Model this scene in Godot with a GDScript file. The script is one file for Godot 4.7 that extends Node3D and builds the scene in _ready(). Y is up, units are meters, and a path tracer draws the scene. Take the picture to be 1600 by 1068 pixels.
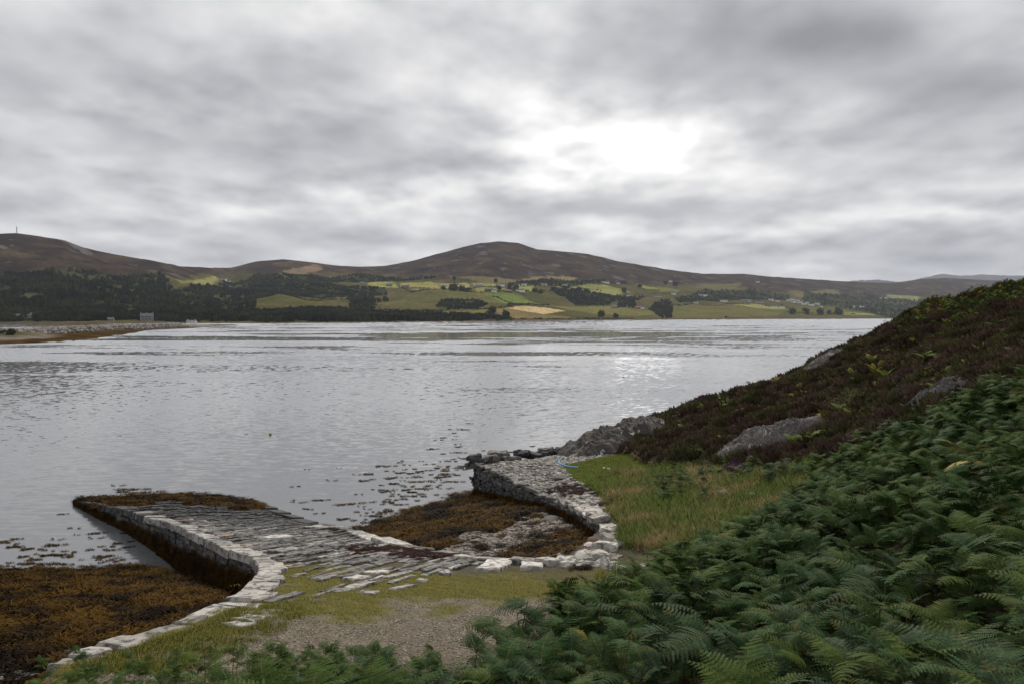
extends Node3D
# A tidal loch seen from a bracken slope: camera at (0, 8, 0) looking along -Z, low-tide water at y = 0.

const FOCAL := 1250.0          # photograph pixels (1600 wide)
const HORIZON := 494.0         # row of the horizon in the photograph
const EYE := Vector3(0, 8, 0)

var rng := RandomNumberGenerator.new()
var noise_a := FastNoiseLite.new()
var noise_b := FastNoiseLite.new()
var noise_c := FastNoiseLite.new()
var mats := {}
var taken := {}

# ---------------------------------------------------------------- pixels to places
func ray(px: float, py: float) -> Vector3:
	return Vector3((px - 800.0) / FOCAL, -(py - HORIZON) / FOCAL, -1.0)
func at_depth(px: float, py: float, d: float) -> Vector3:
	return EYE + ray(px, py) * d
func at_height(px: float, py: float, h: float) -> Vector3:
	return EYE + ray(px, py) * ((8.0 - h) * FOCAL / (py - HORIZON))
func ramp_height(x: float, d: float) -> float:
	return 5.707 - 0.035 * x - 0.187 * d + 0.45 * exp(-((x + 13.5) * (x + 13.5) / 18.0 + (d - 35.0) * (d - 35.0) / 20.0))   # the seaward end lies flatter
func on_ramp(px: float, py: float) -> Vector2:           # (x, depth) where the ray meets the plane of the slipway
	var kx := (px - 800.0) / FOCAL
	var ky := (py - HORIZON) / FOCAL
	var d := (8.0 - 5.707) / (ky - 0.035 * kx - 0.187)
	return Vector2(kx * d, d)
func on_bay(px: float, py: float) -> Vector2:
	var kx := (px - 800.0) / FOCAL
	var ky := (py - HORIZON) / FOCAL
	# 8 - ky d = 0.172 (0.857 (kx d + 5.3) + 0.51 (30 - d))
	var d := (8.0 - 0.172 * (0.857 * 5.3 + 15.3)) / (ky + 0.172 * (0.857 * kx - 0.51))
	return Vector2(kx * d, d)
func bay_height(x: float, d: float) -> float:
	return clampf(0.172 * (0.857 * (x + 5.3) + 0.51 * (30.0 - d)), -0.7, 2.2)
func cove_height(x: float, d: float) -> float:
	return clampf((25.0 - d) * 0.222 + 0.02 * (x + 13.0), -0.7, 4.2)

# ---------------------------------------------------------------- naming
func numbered(called: String) -> String:
	if not taken.has(called):
		taken[called] = 0
		return called
	taken[called] += 1
	return "%s_%03d" % [called, taken[called]]
func tag(o: Node, label: String, category: String, group := "", kind := "") -> Node:
	o.set_meta("label", label)
	o.set_meta("category", category)
	if group != "": o.set_meta("group", group)
	if kind != "": o.set_meta("kind", kind)
	return o
func thing(called: String, label: String, category: String, at := Vector3.ZERO, group := "") -> Node3D:
	var o := Node3D.new()
	o.name = numbered(called)
	add_child(o)
	o.position = at
	tag(o, label, category, group)
	return o
func put(called: String, mesh: Mesh, m: Material, parent: Node = null) -> MeshInstance3D:
	var o := MeshInstance3D.new()
	o.mesh = mesh
	o.material_override = m
	if parent == null:
		o.name = numbered(called)
		add_child(o)
	else:
		o.name = called
		parent.add_child(o, true)
	return o
func scatter(called: String, mesh: Mesh, m: Material, places: Array, tints: Array, label: String, category: String, parent: Node = null) -> void:
	if places.is_empty(): return
	var mm := MultiMesh.new()
	mm.transform_format = MultiMesh.TRANSFORM_3D
	mm.use_colors = true
	mm.mesh = mesh
	mm.instance_count = places.size()
	for i in places.size():
		mm.set_instance_transform(i, places[i])
		mm.set_instance_color(i, tints[i])
	var o := MultiMeshInstance3D.new()
	o.multimesh = mm
	o.material_override = m
	o.set_meta("kind", "stuff")
	if parent == null:
		o.name = numbered(called)
		add_child(o)
		tag(o, label, category)
	else:
		o.name = called
		parent.add_child(o, true)

# ---------------------------------------------------------------- mesh soup: unshared triangles with flat normals
class Soup:
	var v := PackedVector3Array()
	var n := PackedVector3Array()
	var c := PackedColorArray()
	func tri(a: Vector3, b: Vector3, d: Vector3, col: Color) -> void:
		var w := (d - a).cross(b - a).normalized()
		v.push_back(a); v.push_back(b); v.push_back(d)
		n.push_back(w); n.push_back(w); n.push_back(w)
		c.push_back(col); c.push_back(col); c.push_back(col)
	func lift(k: float) -> void:              # blades shade like the sward they stand in
		for i in range(0, n.size(), 3):
			var w := n[i]
			if w.y < 0.0:
				w = -w
				var b := v[i + 1]
				v[i + 1] = v[i + 2]
				v[i + 2] = b
			w = (w + Vector3(0, k, 0)).normalized()
			n[i] = w; n[i + 1] = w; n[i + 2] = w
	func quad(a: Vector3, b: Vector3, d: Vector3, e: Vector3, col: Color) -> void:
		tri(a, b, d, col)
		tri(a, d, e, col)
	func box(lo: Vector3, hi: Vector3, col: Color) -> void:
		var p := []
		for k in 8: p.append(Vector3(hi.x if k & 1 else lo.x, hi.y if k & 2 else lo.y, hi.z if k & 4 else lo.z))
		for q in [[4, 6, 7, 5], [1, 3, 2, 0], [2, 3, 7, 6], [0, 4, 5, 1], [0, 2, 6, 4], [5, 7, 3, 1]]:
			quad(p[q[0]], p[q[1]], p[q[2]], p[q[3]], col)
	func tube(path: Array, radii: Array, sides: int, col: Color) -> void:
		var rings := []
		for i in path.size():
			var t: Vector3 = (path[mini(i + 1, path.size() - 1)] - path[maxi(i - 1, 0)]).normalized()
			var s := t.cross(Vector3(0.31, 0.2, 0.93)).normalized()
			var u := s.cross(t)
			var ring := []
			for k in sides:
				var a := TAU * k / sides
				ring.append(path[i] + (s * cos(a) + u * sin(a)) * radii[i])
			rings.append(ring)
		for i in path.size() - 1:
			for k in sides:
				var k2 := (k + 1) % sides
				quad(rings[i][k], rings[i][k2], rings[i + 1][k2], rings[i + 1][k], col)
	func mesh() -> ArrayMesh:
		var a := []
		a.resize(Mesh.ARRAY_MAX)
		a[Mesh.ARRAY_VERTEX] = v
		a[Mesh.ARRAY_NORMAL] = n
		a[Mesh.ARRAY_COLOR] = c
		var m := ArrayMesh.new()
		m.add_surface_from_arrays(Mesh.PRIMITIVE_TRIANGLES, a)
		return m

# a sheet of cols x rows points (row-major) with smooth normals
func sheet(cols: int, rows: int, v: PackedVector3Array, c: PackedColorArray, given := PackedVector3Array(), keep := PackedByteArray()) -> ArrayMesh:
	var n := given
	if n.is_empty():
		n.resize(v.size())
		for j in rows:
			for i in cols:
				var e := v[j * cols + mini(i + 1, cols - 1)] - v[j * cols + maxi(i - 1, 0)]
				var f := v[mini(j + 1, rows - 1) * cols + i] - v[maxi(j - 1, 0) * cols + i]
				var w := e.cross(f).normalized()
				n[j * cols + i] = w if w.y > 0 else -w
	var idx := PackedInt32Array()
	var mid := (rows / 2) * cols + cols / 2
	var turned := (v[mid + cols] - v[mid]).cross(v[mid + 1] - v[mid]).dot(n[mid]) < 0.0     # front faces run clockwise
	for j in rows - 1:
		for i in cols - 1:
			var a := j * cols + i
			if keep.size() > 0 and keep[a] == 0: continue
			if turned: idx.append_array([a, a + cols, a + 1, a + 1, a + cols, a + cols + 1])
			else: idx.append_array([a, a + 1, a + cols, a + 1, a + cols + 1, a + cols])
	var arr := []
	arr.resize(Mesh.ARRAY_MAX)
	arr[Mesh.ARRAY_VERTEX] = v
	arr[Mesh.ARRAY_NORMAL] = n
	arr[Mesh.ARRAY_COLOR] = c
	arr[Mesh.ARRAY_INDEX] = idx
	var m := ArrayMesh.new()
	m.add_surface_from_arrays(Mesh.PRIMITIVE_TRIANGLES, arr)
	return m

func lerp_table(t: Array, x: float) -> float:            # [[x, y], ...] rising in x
	if x <= t[0][0]: return t[0][1]
	for i in t.size() - 1:
		if x <= t[i + 1][0]:
			return lerpf(t[i][1], t[i + 1][1], (x - t[i][0]) / (t[i + 1][0] - t[i][0]))
	return t[-1][1]
func mixc(a: Color, b: Color, t: float) -> Color:
	return a.lerp(b, clampf(t, 0.0, 1.0))
func step_between(a: float, b: float, x: float) -> float:
	return smoothstep(a, b, x)

# ---------------------------------------------------------------- computed textures and materials
func noise_texture(side: int, freq: float, octaves: int, seed_: int, ramp: Array, type := FastNoiseLite.TYPE_SIMPLEX, fractal := FastNoiseLite.FRACTAL_FBM) -> ImageTexture:
	var fn := FastNoiseLite.new()
	fn.noise_type = type
	fn.seed = seed_
	fn.frequency = freq
	fn.fractal_type = fractal
	fn.fractal_octaves = octaves
	var src := fn.get_seamless_image(side, side)
	src.convert(Image.FORMAT_L8)
	var raw := src.get_data()
	var lut := PackedByteArray()
	lut.resize(768)
	for i in 256:
		var x := i / 255.0
		var col: Color = ramp[-1][1]
		for k in ramp.size() - 1:
			if x <= ramp[k + 1][0]:
				col = ramp[k][1].lerp(ramp[k + 1][1], clampf((x - ramp[k][0]) / (ramp[k + 1][0] - ramp[k][0]), 0, 1))
				break
		col = col.linear_to_srgb()
		lut[i * 3] = int(clampf(col.r, 0, 1) * 255); lut[i * 3 + 1] = int(clampf(col.g, 0, 1) * 255); lut[i * 3 + 2] = int(clampf(col.b, 0, 1) * 255)
	var outb := PackedByteArray()
	outb.resize(raw.size() * 3)
	for i in raw.size():
		var k := raw[i] * 3
		outb[i * 3] = lut[k]; outb[i * 3 + 1] = lut[k + 1]; outb[i * 3 + 2] = lut[k + 2]
	return ImageTexture.create_from_image(Image.create_from_data(side, side, false, Image.FORMAT_RGB8, outb))

func grey(v: float) -> Color: return Color(v, v, v)

func material(called: String, rough: float, tex: Texture2D = null, scale := 1.0, bump: Texture2D = null, relief := 0.0, spec := 0.5) -> StandardMaterial3D:
	var m := StandardMaterial3D.new()
	m.resource_name = called
	m.vertex_color_use_as_albedo = true
	m.roughness = rough
	m.metallic_specular = spec
	m.cull_mode = BaseMaterial3D.CULL_DISABLED
	if tex != null or bump != null:
		m.uv1_triplanar = true
		m.uv1_world_triplanar = true
		m.uv1_scale = Vector3.ONE * scale
	if tex != null: m.albedo_texture = tex
	if bump != null:
		m.heightmap_enabled = true
		m.heightmap_texture = bump
		m.heightmap_scale = relief
	mats[called] = m
	return m

func make_materials() -> void:
	var speckle := noise_texture(512, 0.09, 3, 11, [[0.0, grey(0.35)], [0.45, grey(0.72)], [0.7, grey(0.95)], [1.0, grey(1.0)]])
	var lichen := noise_texture(1024, 0.006, 7, 23, [[0.0, grey(0.10)], [0.31, grey(0.20)], [0.40, grey(0.66)], [0.48, grey(0.88)], [0.58, grey(1.0)], [0.72, grey(0.92)], [1.0, grey(0.8)]])
	var strata := noise_texture(1024, 0.012, 6, 31, [[0.0, grey(1.0)], [0.35, grey(0.85)], [0.55, grey(0.62)], [0.75, grey(0.35)], [1.0, grey(0.12)]], FastNoiseLite.TYPE_SIMPLEX, FastNoiseLite.FRACTAL_RIDGED)
	var lumps := noise_texture(512, 0.03, 5, 41, [[0.0, grey(0.0)], [1.0, grey(1.0)]])
	var moor := noise_texture(1024, 0.015, 6, 53, [[0.0, grey(0.4)], [0.35, grey(0.7)], [0.6, grey(0.95)], [1.0, grey(1.0)]])
	material("ground", 0.95, speckle, 0.9, lumps, 3.0, 0.2)
	material("stone", 0.85, lichen, 0.55, lumps, 0.4, 0.35)
	material("wet_stone", 0.55, lichen, 0.55, lumps, 0.6, 0.4)
	material("rock", 0.85, strata, 0.45, strata, -3.0, 0.3)
	material("pebble", 0.75, null, 1.0, null, 0.0, 0.4)
	material("weed", 0.6, null, 1.0, null, 0.0, 0.08)
	material("frond", 0.58, null, 1.0, null, 0.0, 0.09).backlight = Color(0.25, 0.3, 0.1)
	material("heather", 0.85, null, 1.0, null, 0.0, 0.2)
	material("grass", 0.8, null, 1.0, null, 0.0, 0.08).backlight = Color(0.25, 0.3, 0.12)
	material("hill", 1.0, moor, 0.004, null, 0.0, 0.0)
	material("crown", 0.95, null, 1.0, null, 0.0, 0.1)
	material("plain", 0.8, null, 1.0, null, 0.0, 0.3)
	material("slate", 0.5, null, 1.0, null, 0.0, 0.5)
	var w := material("water", 0.08, null, 1.0, null, 0.0, 1.0)
	w.vertex_color_use_as_albedo = false
	w.albedo_color = Color(0.125, 0.13, 0.138).linear_to_srgb()
	var gl := material("pane", 0.1, null, 1.0, null, 0.0, 0.5)
	gl.vertex_color_use_as_albedo = false
	gl.albedo_color = Color(0.06, 0.065, 0.07)

# ---------------------------------------------------------------- sky: a broken overcast deck, brightest where the sun stands behind it
# [column, row, half-width, half-height, change of brightness] of the larger masses of cloud and gaps, in the photograph's pixels
const CLOUDS := [
	[60, 95, 190, 75, -0.12], [230, 235, 170, 34, -0.10], [20, 290, 120, 40, -0.05], [490, 115, 110, 55, -0.09], [560, 218, 130, 30, -0.12],
	[1250, 60, 330, 75, -0.17], [1350, 70, 120, 50, -0.08], [1530, 135, 170, 40, -0.16], [985, 115, 190, 48, -0.12], [1400, 215, 170, 34, -0.11],
	[1260, 262, 150, 28, -0.10], [945, 325, 150, 24, -0.26], [1500, 408, 260, 30, -0.14], [420, 372, 200, 20, -0.08], [640, 250, 140, 28, -0.07], [760, 330, 90, 14, -0.07],
	[1180, 330, 220, 22, -0.06], [180, 395, 170, 16, -0.05], [560, 385, 120, 18, -0.07],
	[1010, 215, 120, 50, 0.36], [838, 150, 62, 52, 0.24], [868, 248, 76, 48, 0.24], [880, 297, 66, 18, 0.24], [960, 255, 140, 52, 0.16], [970, 215, 300, 140, 0.13],
	[515, 20, 70, 34, 0.10], [790, 15, 120, 34, 0.08], [580, 308, 80, 22, 0.26], [705, 285, 60, 18, 0.22], [735, 330, 50, 10, 0.12], [385, 328, 70, 9, 0.14],
	[970, 357, 60, 14, 0.30], [1110, 366, 60, 8, 0.18], [1470, 338, 190, 11, 0.30], [1240, 360, 60, 7, 0.16], [1170, 420, 190, 8, 0.14], [1540, 290, 120, 8, 0.12],
	[110, 170, 80, 16, 0.10], [150, 256, 80, 14, 0.12], [590, 402, 130, 10, 0.14], [240, 375, 120, 10, 0.07], [920, 224, 36, 10, -0.34], [890, 236, 40, 12, -0.2], [480, 190, 60, 22, 0.06], [680, 225, 60, 20, 0.08]]

func make_sky() -> Sky:
	var wide := 2560
	var high := 1280
	var img := PackedFloat32Array()
	img.resize(wide * high * 3)
	var deck := FastNoiseLite.new()
	deck.seed = 7; deck.frequency = 0.75; deck.fractal_octaves = 5; deck.fractal_gain = 0.52
	var fluff := FastNoiseLite.new()
	fluff.seed = 19; fluff.frequency = 2.2; fluff.fractal_octaves = 4
	var wisps := FastNoiseLite.new()
	wisps.seed = 29; wisps.frequency = 6.5; wisps.fractal_octaves = 4; wisps.fractal_gain = 0.55
	var warp := FastNoiseLite.new()
	warp.seed = 3; warp.frequency = 5.0; warp.fractal_octaves = 3
	var blobs := []
	for b in CLOUDS:
		blobs.append([(b[0] - 800.0) / FOCAL, (HORIZON - b[1]) / FOCAL, FOCAL / b[2], FOCAL / b[3], b[4]])
	for j in high:
		var el := (0.5 - (j + 0.5) / high) * PI
		if el < -0.02: 
			for i in wide:
				var o := (j * wide + i) * 3
				img[o] = 0.12; img[o + 1] = 0.125; img[o + 2] = 0.13
			continue
		var sy := sin(el)
		var cy := cos(el)
		var k := 1.0 / (maxf(sy, 0.0) + 0.17)
		for i in wide:
			var az := (i + 0.5) / wide * TAU        # the left edge of a panorama faces -Z
			var dx := sin(az) * cy
			var dz := -cos(az) * cy
			var p := Vector2(dx * k, dz * k)
			var f := deck.get_noise_2d(p.x * 1.1, p.y * 0.9)
			var g := fluff.get_noise_2d(p.x * 1.1, p.y)
			var e := wisps.get_noise_2d(p.x, p.y * 0.8)
			var lum := 0.462 + 0.14 * f + 0.15 * g + 0.06 * e
			if dz < -0.3:
				var a := dx / -dz + 0.018 * warp.get_noise_2d(dx * 1.2, sy * 2.0)
				var b := sy / -dz + 0.010 * warp.get_noise_2d(dx + 9.0, sy * 2.0)
				if absf(a) < 0.95 and b < 0.75:
					var s := 0.0
					for q in blobs:
						var ux: float = (a - q[0]) * q[2]
						var uy: float = (b - q[1]) * q[3]
						var r := ux * ux + uy * uy
						if r < 6.0: s += q[4] * exp(-r * 0.8)
					lum += s * (0.53 if s > 0.0 else 0.85) * (1.0 + 0.5 * g + 0.35 * e)
			lum = maxf(lum, 0.22)
			var t := clampf((lum - 0.26) / 0.34, 0.0, 1.0)
			if lum > 0.74: lum += (lum - 0.74) * 0.8
			if lum > 0.95: lum += (lum - 0.95) * 2.5
			var o2 := (j * wide + i) * 3
			img[o2] = lum * lerpf(0.955, 1.005, t)
			img[o2 + 1] = lum * lerpf(0.975, 1.0, t)
			img[o2 + 2] = lum * lerpf(1.045, 0.995, t)
	var pano := PanoramaSkyMaterial.new()
	pano.panorama = ImageTexture.create_from_image(Image.create_from_data(wide, high, false, Image.FORMAT_RGBF, img.to_byte_array()))
	var sky := Sky.new()
	sky.sky_material = pano
	return sky

func setup() -> void:
	var cam := Camera3D.new()
	cam.name = "camera"
	add_child(cam)
	cam.position = EYE
	cam.set_frustum(2.0 * 534.0 / FOCAL * 0.1, Vector2(0, -(534.0 - HORIZON) / FOCAL * 0.1), 0.1, 30000.0)
	var env := Environment.new()
	env.background_mode = Environment.BG_SKY
	env.sky = make_sky()
	env.tonemap_mode = Environment.TONE_MAPPER_LINEAR
	env.tonemap_exposure = 1.45
	env.sdfgi_enabled = true
	env.ssao_enabled = true
	env.ssil_enabled = true
	env.fog_enabled = true
	env.fog_density = FOG
	env.fog_light_color = Color(0.86, 0.89, 0.95)
	var we := WorldEnvironment.new()
	we.name = "environment"
	we.environment = env
	add_child(we)
	var sun := DirectionalLight3D.new()
	sun.name = "sun"
	sun.light_energy = 0.8
	sun.light_angular_distance = 28.0
	sun.light_color = Color(1.0, 0.97, 0.92)
	sun.shadow_enabled = true
	add_child(sun)
	sun.look_at_from_position(Vector3.ZERO, -Vector3(0.14, 0.78, -1.0), Vector3.UP)   # veiled by the deck, above the bright gap
const FOG := 0.00004

# ---------------------------------------------------------------- the near land
# outlines in the photograph's pixels
const COVE_EDGE := [[118, 788], [160, 796], [200, 803], [240, 812], [275, 821], [312, 837], [344, 854], [372, 863], [394, 871], [406, 884], [403, 899], [391, 912], [366, 931], [344, 941], [308, 957], [291, 965], [247, 982], [200, 996], [178, 1002], [119, 1021], [53, 1043], [40, 1062]]
const BAY_EDGE := [[387, 790], [412, 797], [453, 806], [487, 814], [531, 823], [575, 834], [615, 845], [660, 855], [710, 864], [769, 872], [850, 877]]
const QUAY_BASE := [[741, 775], [765, 780], [790, 785], [820, 791], [850, 797], [880, 808], [900, 820], [915, 833], [932, 846]]
const QUAY_TOP := [1.46, 1.47, 1.48, 1.5, 1.52, 1.72, 2.05, 2.25, 2.43]
var cove_edge := PackedVector2Array()      # (x, depth)
var bay_edge := PackedVector2Array()
var quay_edge := PackedVector2Array()
var land_area := PackedVector2Array()
var core_area := PackedVector2Array()
var slip_area := PackedVector2Array()
var spline_pts := []
var spline_w := PackedFloat64Array()
var hgrid := PackedFloat32Array()
const GX0 := -30.0
const GZ0 := -8.0
const GS := 0.5
const GNX := 150
const GNZ := 160

func make_outlines() -> void:
	for p in COVE_EDGE: cove_edge.append(on_ramp(p[0], p[1]))
	for p in BAY_EDGE: bay_edge.append(on_ramp(p[0], p[1]))
	for p in QUAY_BASE: quay_edge.append(on_bay(p[0], p[1]))
	var a := PackedVector2Array()
	a.append(Vector2(-20.5, 37.0))
	a.append_array(cove_edge)
	a.append_array([Vector2(-5.5, 6.0), Vector2(-7.5, 2.0), Vector2(-9, -9), Vector2(90, -9), Vector2(90, 90), Vector2(5.0, 90), Vector2(5.2, 41.0), Vector2(3.4, 38.9), Vector2(0.6, 37.2), Vector2(-1.9, 36.2)])
	a.append_array(quay_edge)
	var r := bay_edge.duplicate()
	r.reverse()
	a.append_array(r)
	a.append_array([Vector2(-12.5, 37.5)])
	land_area = a
	var inner := Geometry2D.offset_polygon(a, -0.22)
	core_area = inner[0]
	for q in inner:
		if q.size() > core_area.size(): core_area = q
	for i in 14: slip_area.append(cove_edge[i])
	for p in [[352, 955], [420, 950], [480, 936], [560, 917], [640, 905], [700, 893], [770, 880]]: slip_area.append(on_ramp(p[0], p[1]))
	r.resize(r.size())
	for i in range(1, r.size()): slip_area.append(r[i])
	slip_area.append(Vector2(-14.4, 35.6))

func make_spline() -> void:
	var pts := []
	for e in [[-18.6, 34.0], [-13.4, 28.1], [-8.85, 31.9], [-5.3, 16.7], [-4.4, 12.6], [-4.9, 8.1], [-0.9, 19.2], [0.8, 19.6], [-1.0, 14.0], [-2.0, 10.0], [-5.0, 28.5], [-9.0, 25.0], [-14.0, 36.0], [-20.0, 36.0], [-9.0, 20.0], [-8.0, 14.0], [-3.0, 23.5], [-6.5, 10.0], [1.2, 16.5], [-14.4, 35.2], [-11.2, 33.8], [-12.0, 31.0]]:
		pts.append([e[0], e[1], ramp_height(e[0], e[1])])
	pts.append_array([[0, 0, 6.25], [-4, 3, 5.3], [0, 4, 5.1], [3, 4, 5.35], [6, 7, 5.5], [8, 0, 7.1], [14, 8, 7.4], [9.5, 14, 5.7], [11.2, 17.5, 5.95], [17, 19, 7.4], [7.2, 18, 3.75], [5.2, 13.5, 4.2], [2.6, 16.2, 2.75], [2.4, 10, 4.25], [-8, 0, 5.6], [-9, -8, 6.5], [20, -8, 8.8], [24, 14, 9.4], [0, -8, 7.2],
		[2.5, 21.6, 2.38], [2.3, 32.7, 1.68], [4.8, 30, 2.1], [3.0, 26.5, 1.95], [5.2, 21.6, 2.65], [7.6, 25, 3.0], [3.2, 19.4, 2.42], [9.0, 20.5, 4.15],
		[-1.4, 35.4, 1.42], [2.6, 38.2, 1.45], [1.4, 29.0, 1.48], [0.2, 34.0, 1.42], [2.2, 24.6, 2.0],
		[4.2, 39, 1.55], [6.4, 40, 2.5], [8.3, 40, 2.95], [9.6, 40, 3.35], [13.1, 41, 4.3], [15.5, 42, 4.85], [18.2, 43, 5.9], [20.8, 44, 7.1], [23, 45, 8.05], [25.2, 45, 8.45], [28.8, 45, 9.1], [33, 45, 9.6],
		[7, 50, -1.0], [14, 53, -0.6], [22, 58, 0.5], [30, 62, 3.0], [36, 66, 5.0], [2, 48, -1.2], [-3, 42, -1.0],
		[9.6, 30.5, 3.1], [12.4, 33, 3.9], [6.7, 28.5, 2.45], [12.6, 26.5, 4.6], [14.2, 25.5, 5.6], [15.5, 24, 6.45], [10.4, 25.5, 3.6], [21, 32, 7.6], [27, 30, 9.0], [16.5, 35, 5.3], [40, 40, 10.8], [38, 10, 11.0]])
	spline_pts = pts
	var n := pts.size()
	var m := n + 3
	var A := []
	for i in m:
		var row := PackedFloat64Array()
		row.resize(m + 1)
		A.append(row)
	for i in n:
		for j in n:
			A[i][j] = kernel(Vector2(pts[i][0] - pts[j][0], pts[i][1] - pts[j][1]).length_squared())
		A[i][i] += 0.6
		A[i][n] = 1.0; A[i][n + 1] = pts[i][0]; A[i][n + 2] = pts[i][1]; A[i][m] = pts[i][2]
		A[n][i] = 1.0; A[n + 1][i] = pts[i][0]; A[n + 2][i] = pts[i][1]
	for c in m:
		var best := c
		for r in range(c + 1, m):
			if absf(A[r][c]) > absf(A[best][c]): best = r
		var t = A[c]; A[c] = A[best]; A[best] = t
		var prow: PackedFloat64Array = A[c]
		for r in range(c + 1, m):
			var row: PackedFloat64Array = A[r]
			var f := row[c] / prow[c]
			if f != 0.0:
				for k in range(c, m + 1): row[k] -= f * prow[k]
				A[r] = row
	spline_w.resize(m)
	for r in range(m - 1, -1, -1):
		var s: float = A[r][m]
		for k in range(r + 1, m): s -= A[r][k] * spline_w[k]
		spline_w[r] = s / A[r][r]
	hgrid.resize(GNX * GNZ)
	for j in GNZ:
		for i in GNX:
			var x := GX0 + i * GS
			var d := GZ0 + j * GS
			var h := spline_w[n] + spline_w[n + 1] * x + spline_w[n + 2] * d
			for k in n:
				var ex: float = x - pts[k][0]
				var ed: float = d - pts[k][1]
				var r2 := ex * ex + ed * ed
				if r2 > 1e-9: h += spline_w[k] * r2 * log(r2)
			hgrid[j * GNX + i] = h
func kernel(r2: float) -> float:
	return 0.0 if r2 < 1e-9 else r2 * log(r2)

func land_height(x: float, d: float) -> float:
	var u := clampf((x - GX0) / GS, 0.0, GNX - 1.001)
	var v := clampf((d - GZ0) / GS, 0.0, GNZ - 1.001)
	var i := int(u)
	var j := int(v)
	var k := j * GNX + i
	return lerpf(lerpf(hgrid[k], hgrid[k + 1], u - i), lerpf(hgrid[k + GNX], hgrid[k + GNX + 1], u - i), v - j)
func is_core(x: float, d: float) -> bool:
	return Geometry2D.is_point_in_polygon(Vector2(x, d), core_area)
func beach_height(x: float, d: float) -> float:
	var left := x < -8.0 - (d - 20.0) * 0.62 if d > 16.0 else x < -3.0
	var h := cove_height(x, d) if left else bay_height(x, d)
	var lumpy := noise_a.get_noise_2d(x * 1.2, d * 1.2) * 0.10 + noise_b.get_noise_2d(x * 3.0, d * 3.0) * 0.07
	return h + lumpy * clampf((h + 0.5) * 2.0, 0.2, 1.0)
func ground(x: float, d: float) -> float:
	if is_core(x, d):
		if inside(slip_area, x, d): return ramp_height(x, d) - 0.045 + noise_b.get_noise_2d(x * 4.0, d * 4.0) * 0.02
		var h := land_height(x, d) + noise_a.get_noise_2d(x * 0.7, d * 0.7) * 0.05
		if x > 5.0 and d > 19.0:        # hummocks and a brow on the heathery headland
			var moor := smoothstep(5.0, 9.0, x) * smoothstep(20.0, 25.0, d)
			h += moor * (0.34 * noise_a.get_noise_2d(x * 0.5 + 11.0, d * 0.5) + 0.10 * noise_b.get_noise_2d(x * 1.3, d * 1.3)) + 0.5 * exp(-((x - 17.3) * (x - 17.3) / 2.6 + (d - 43.5) * (d - 43.5) / 8.0))
		return h
	return beach_height(x, d)
func hit(px: float, py: float) -> Vector3:
	var r := ray(px, py)
	var d := 3.0
	while d < 75.0:
		if 8.0 + r.y * d < ground(r.x * d, d):
			var lo := d - 0.4
			for k in 7:
				var mid := (lo + d) * 0.5
				if 8.0 + r.y * mid < ground(r.x * mid, mid): d = mid
				else: lo = mid
			return EYE + r * d
		d += 0.4
	return EYE + r * d
func place(x: float, d: float) -> Vector3:
	return Vector3(x, ground(x, d), -d)
func slope_basis(x: float, d: float) -> Basis:
	var e := 0.2
	var n := Vector3(land_height(x - e, d) - land_height(x + e, d), 2.0 * e, land_height(x, d + e) - land_height(x, d - e)).normalized()
	var s := Vector3(1, 0, 0).slide(n).normalized()
	return Basis(s, n, s.cross(n))

# what grows or lies where: areas of the plan, as (x, depth)
var bracken_area := PackedVector2Array([Vector2(-4.3, 3.0), Vector2(-3.9, 6.0), Vector2(-2.7, 6.6), Vector2(-1.9, 7.2), Vector2(-1.2, 6.6), Vector2(-0.6, 7.0), Vector2(0.0, 8.6), Vector2(0.9, 10.0), Vector2(1.9, 11.4), Vector2(2.9, 12.6), Vector2(4.0, 14.4), Vector2(5.5, 16.4), Vector2(6.8, 18.2), Vector2(7.8, 20.6), Vector2(9.4, 21.4), Vector2(11.0, 20.4), Vector2(13.0, 20.0), Vector2(15.0, 19.4), Vector2(19, 18), Vector2(19, 2), Vector2(-4.3, 2.0)])
var heather_area := PackedVector2Array([Vector2(4.9, 34.5), Vector2(5.6, 31.0), Vector2(7.0, 28.6), Vector2(8.8, 26.6), Vector2(9.6, 23.4), Vector2(11.5, 21.6), Vector2(14, 20.5), Vector2(20, 18.5), Vector2(36, 18), Vector2(40, 52), Vector2(20, 50), Vector2(13, 45.5), Vector2(8.5, 43), Vector2(6.6, 41.3), Vector2(5.6, 38.0)])
var lawn_area := PackedVector2Array([Vector2(2.15, 33.6), Vector2(2.35, 31.8), Vector2(2.75, 29.5), Vector2(3.0, 27.2), Vector2(2.95, 25.6), Vector2(2.85, 24.0), Vector2(2.9, 21.4), Vector2(2.6, 19.8), Vector2(3.6, 18.4), Vector2(10, 20), Vector2(10, 27), Vector2(7.4, 30), Vector2(5.6, 34.0), Vector2(4.0, 34.6)])
func inside(a: PackedVector2Array, x: float, d: float) -> bool:
	return Geometry2D.is_point_in_polygon(Vector2(x, d), a)
func edge_gap(line: PackedVector2Array, x: float, d: float) -> float:
	var best := 1e9
	var p := Vector2(x, d)
	for i in line.size() - 1:
		best = minf(best, p.distance_squared_to(Geometry2D.get_closest_point_to_segment(p, line[i], line[i + 1])))
	return sqrt(best)

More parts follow.
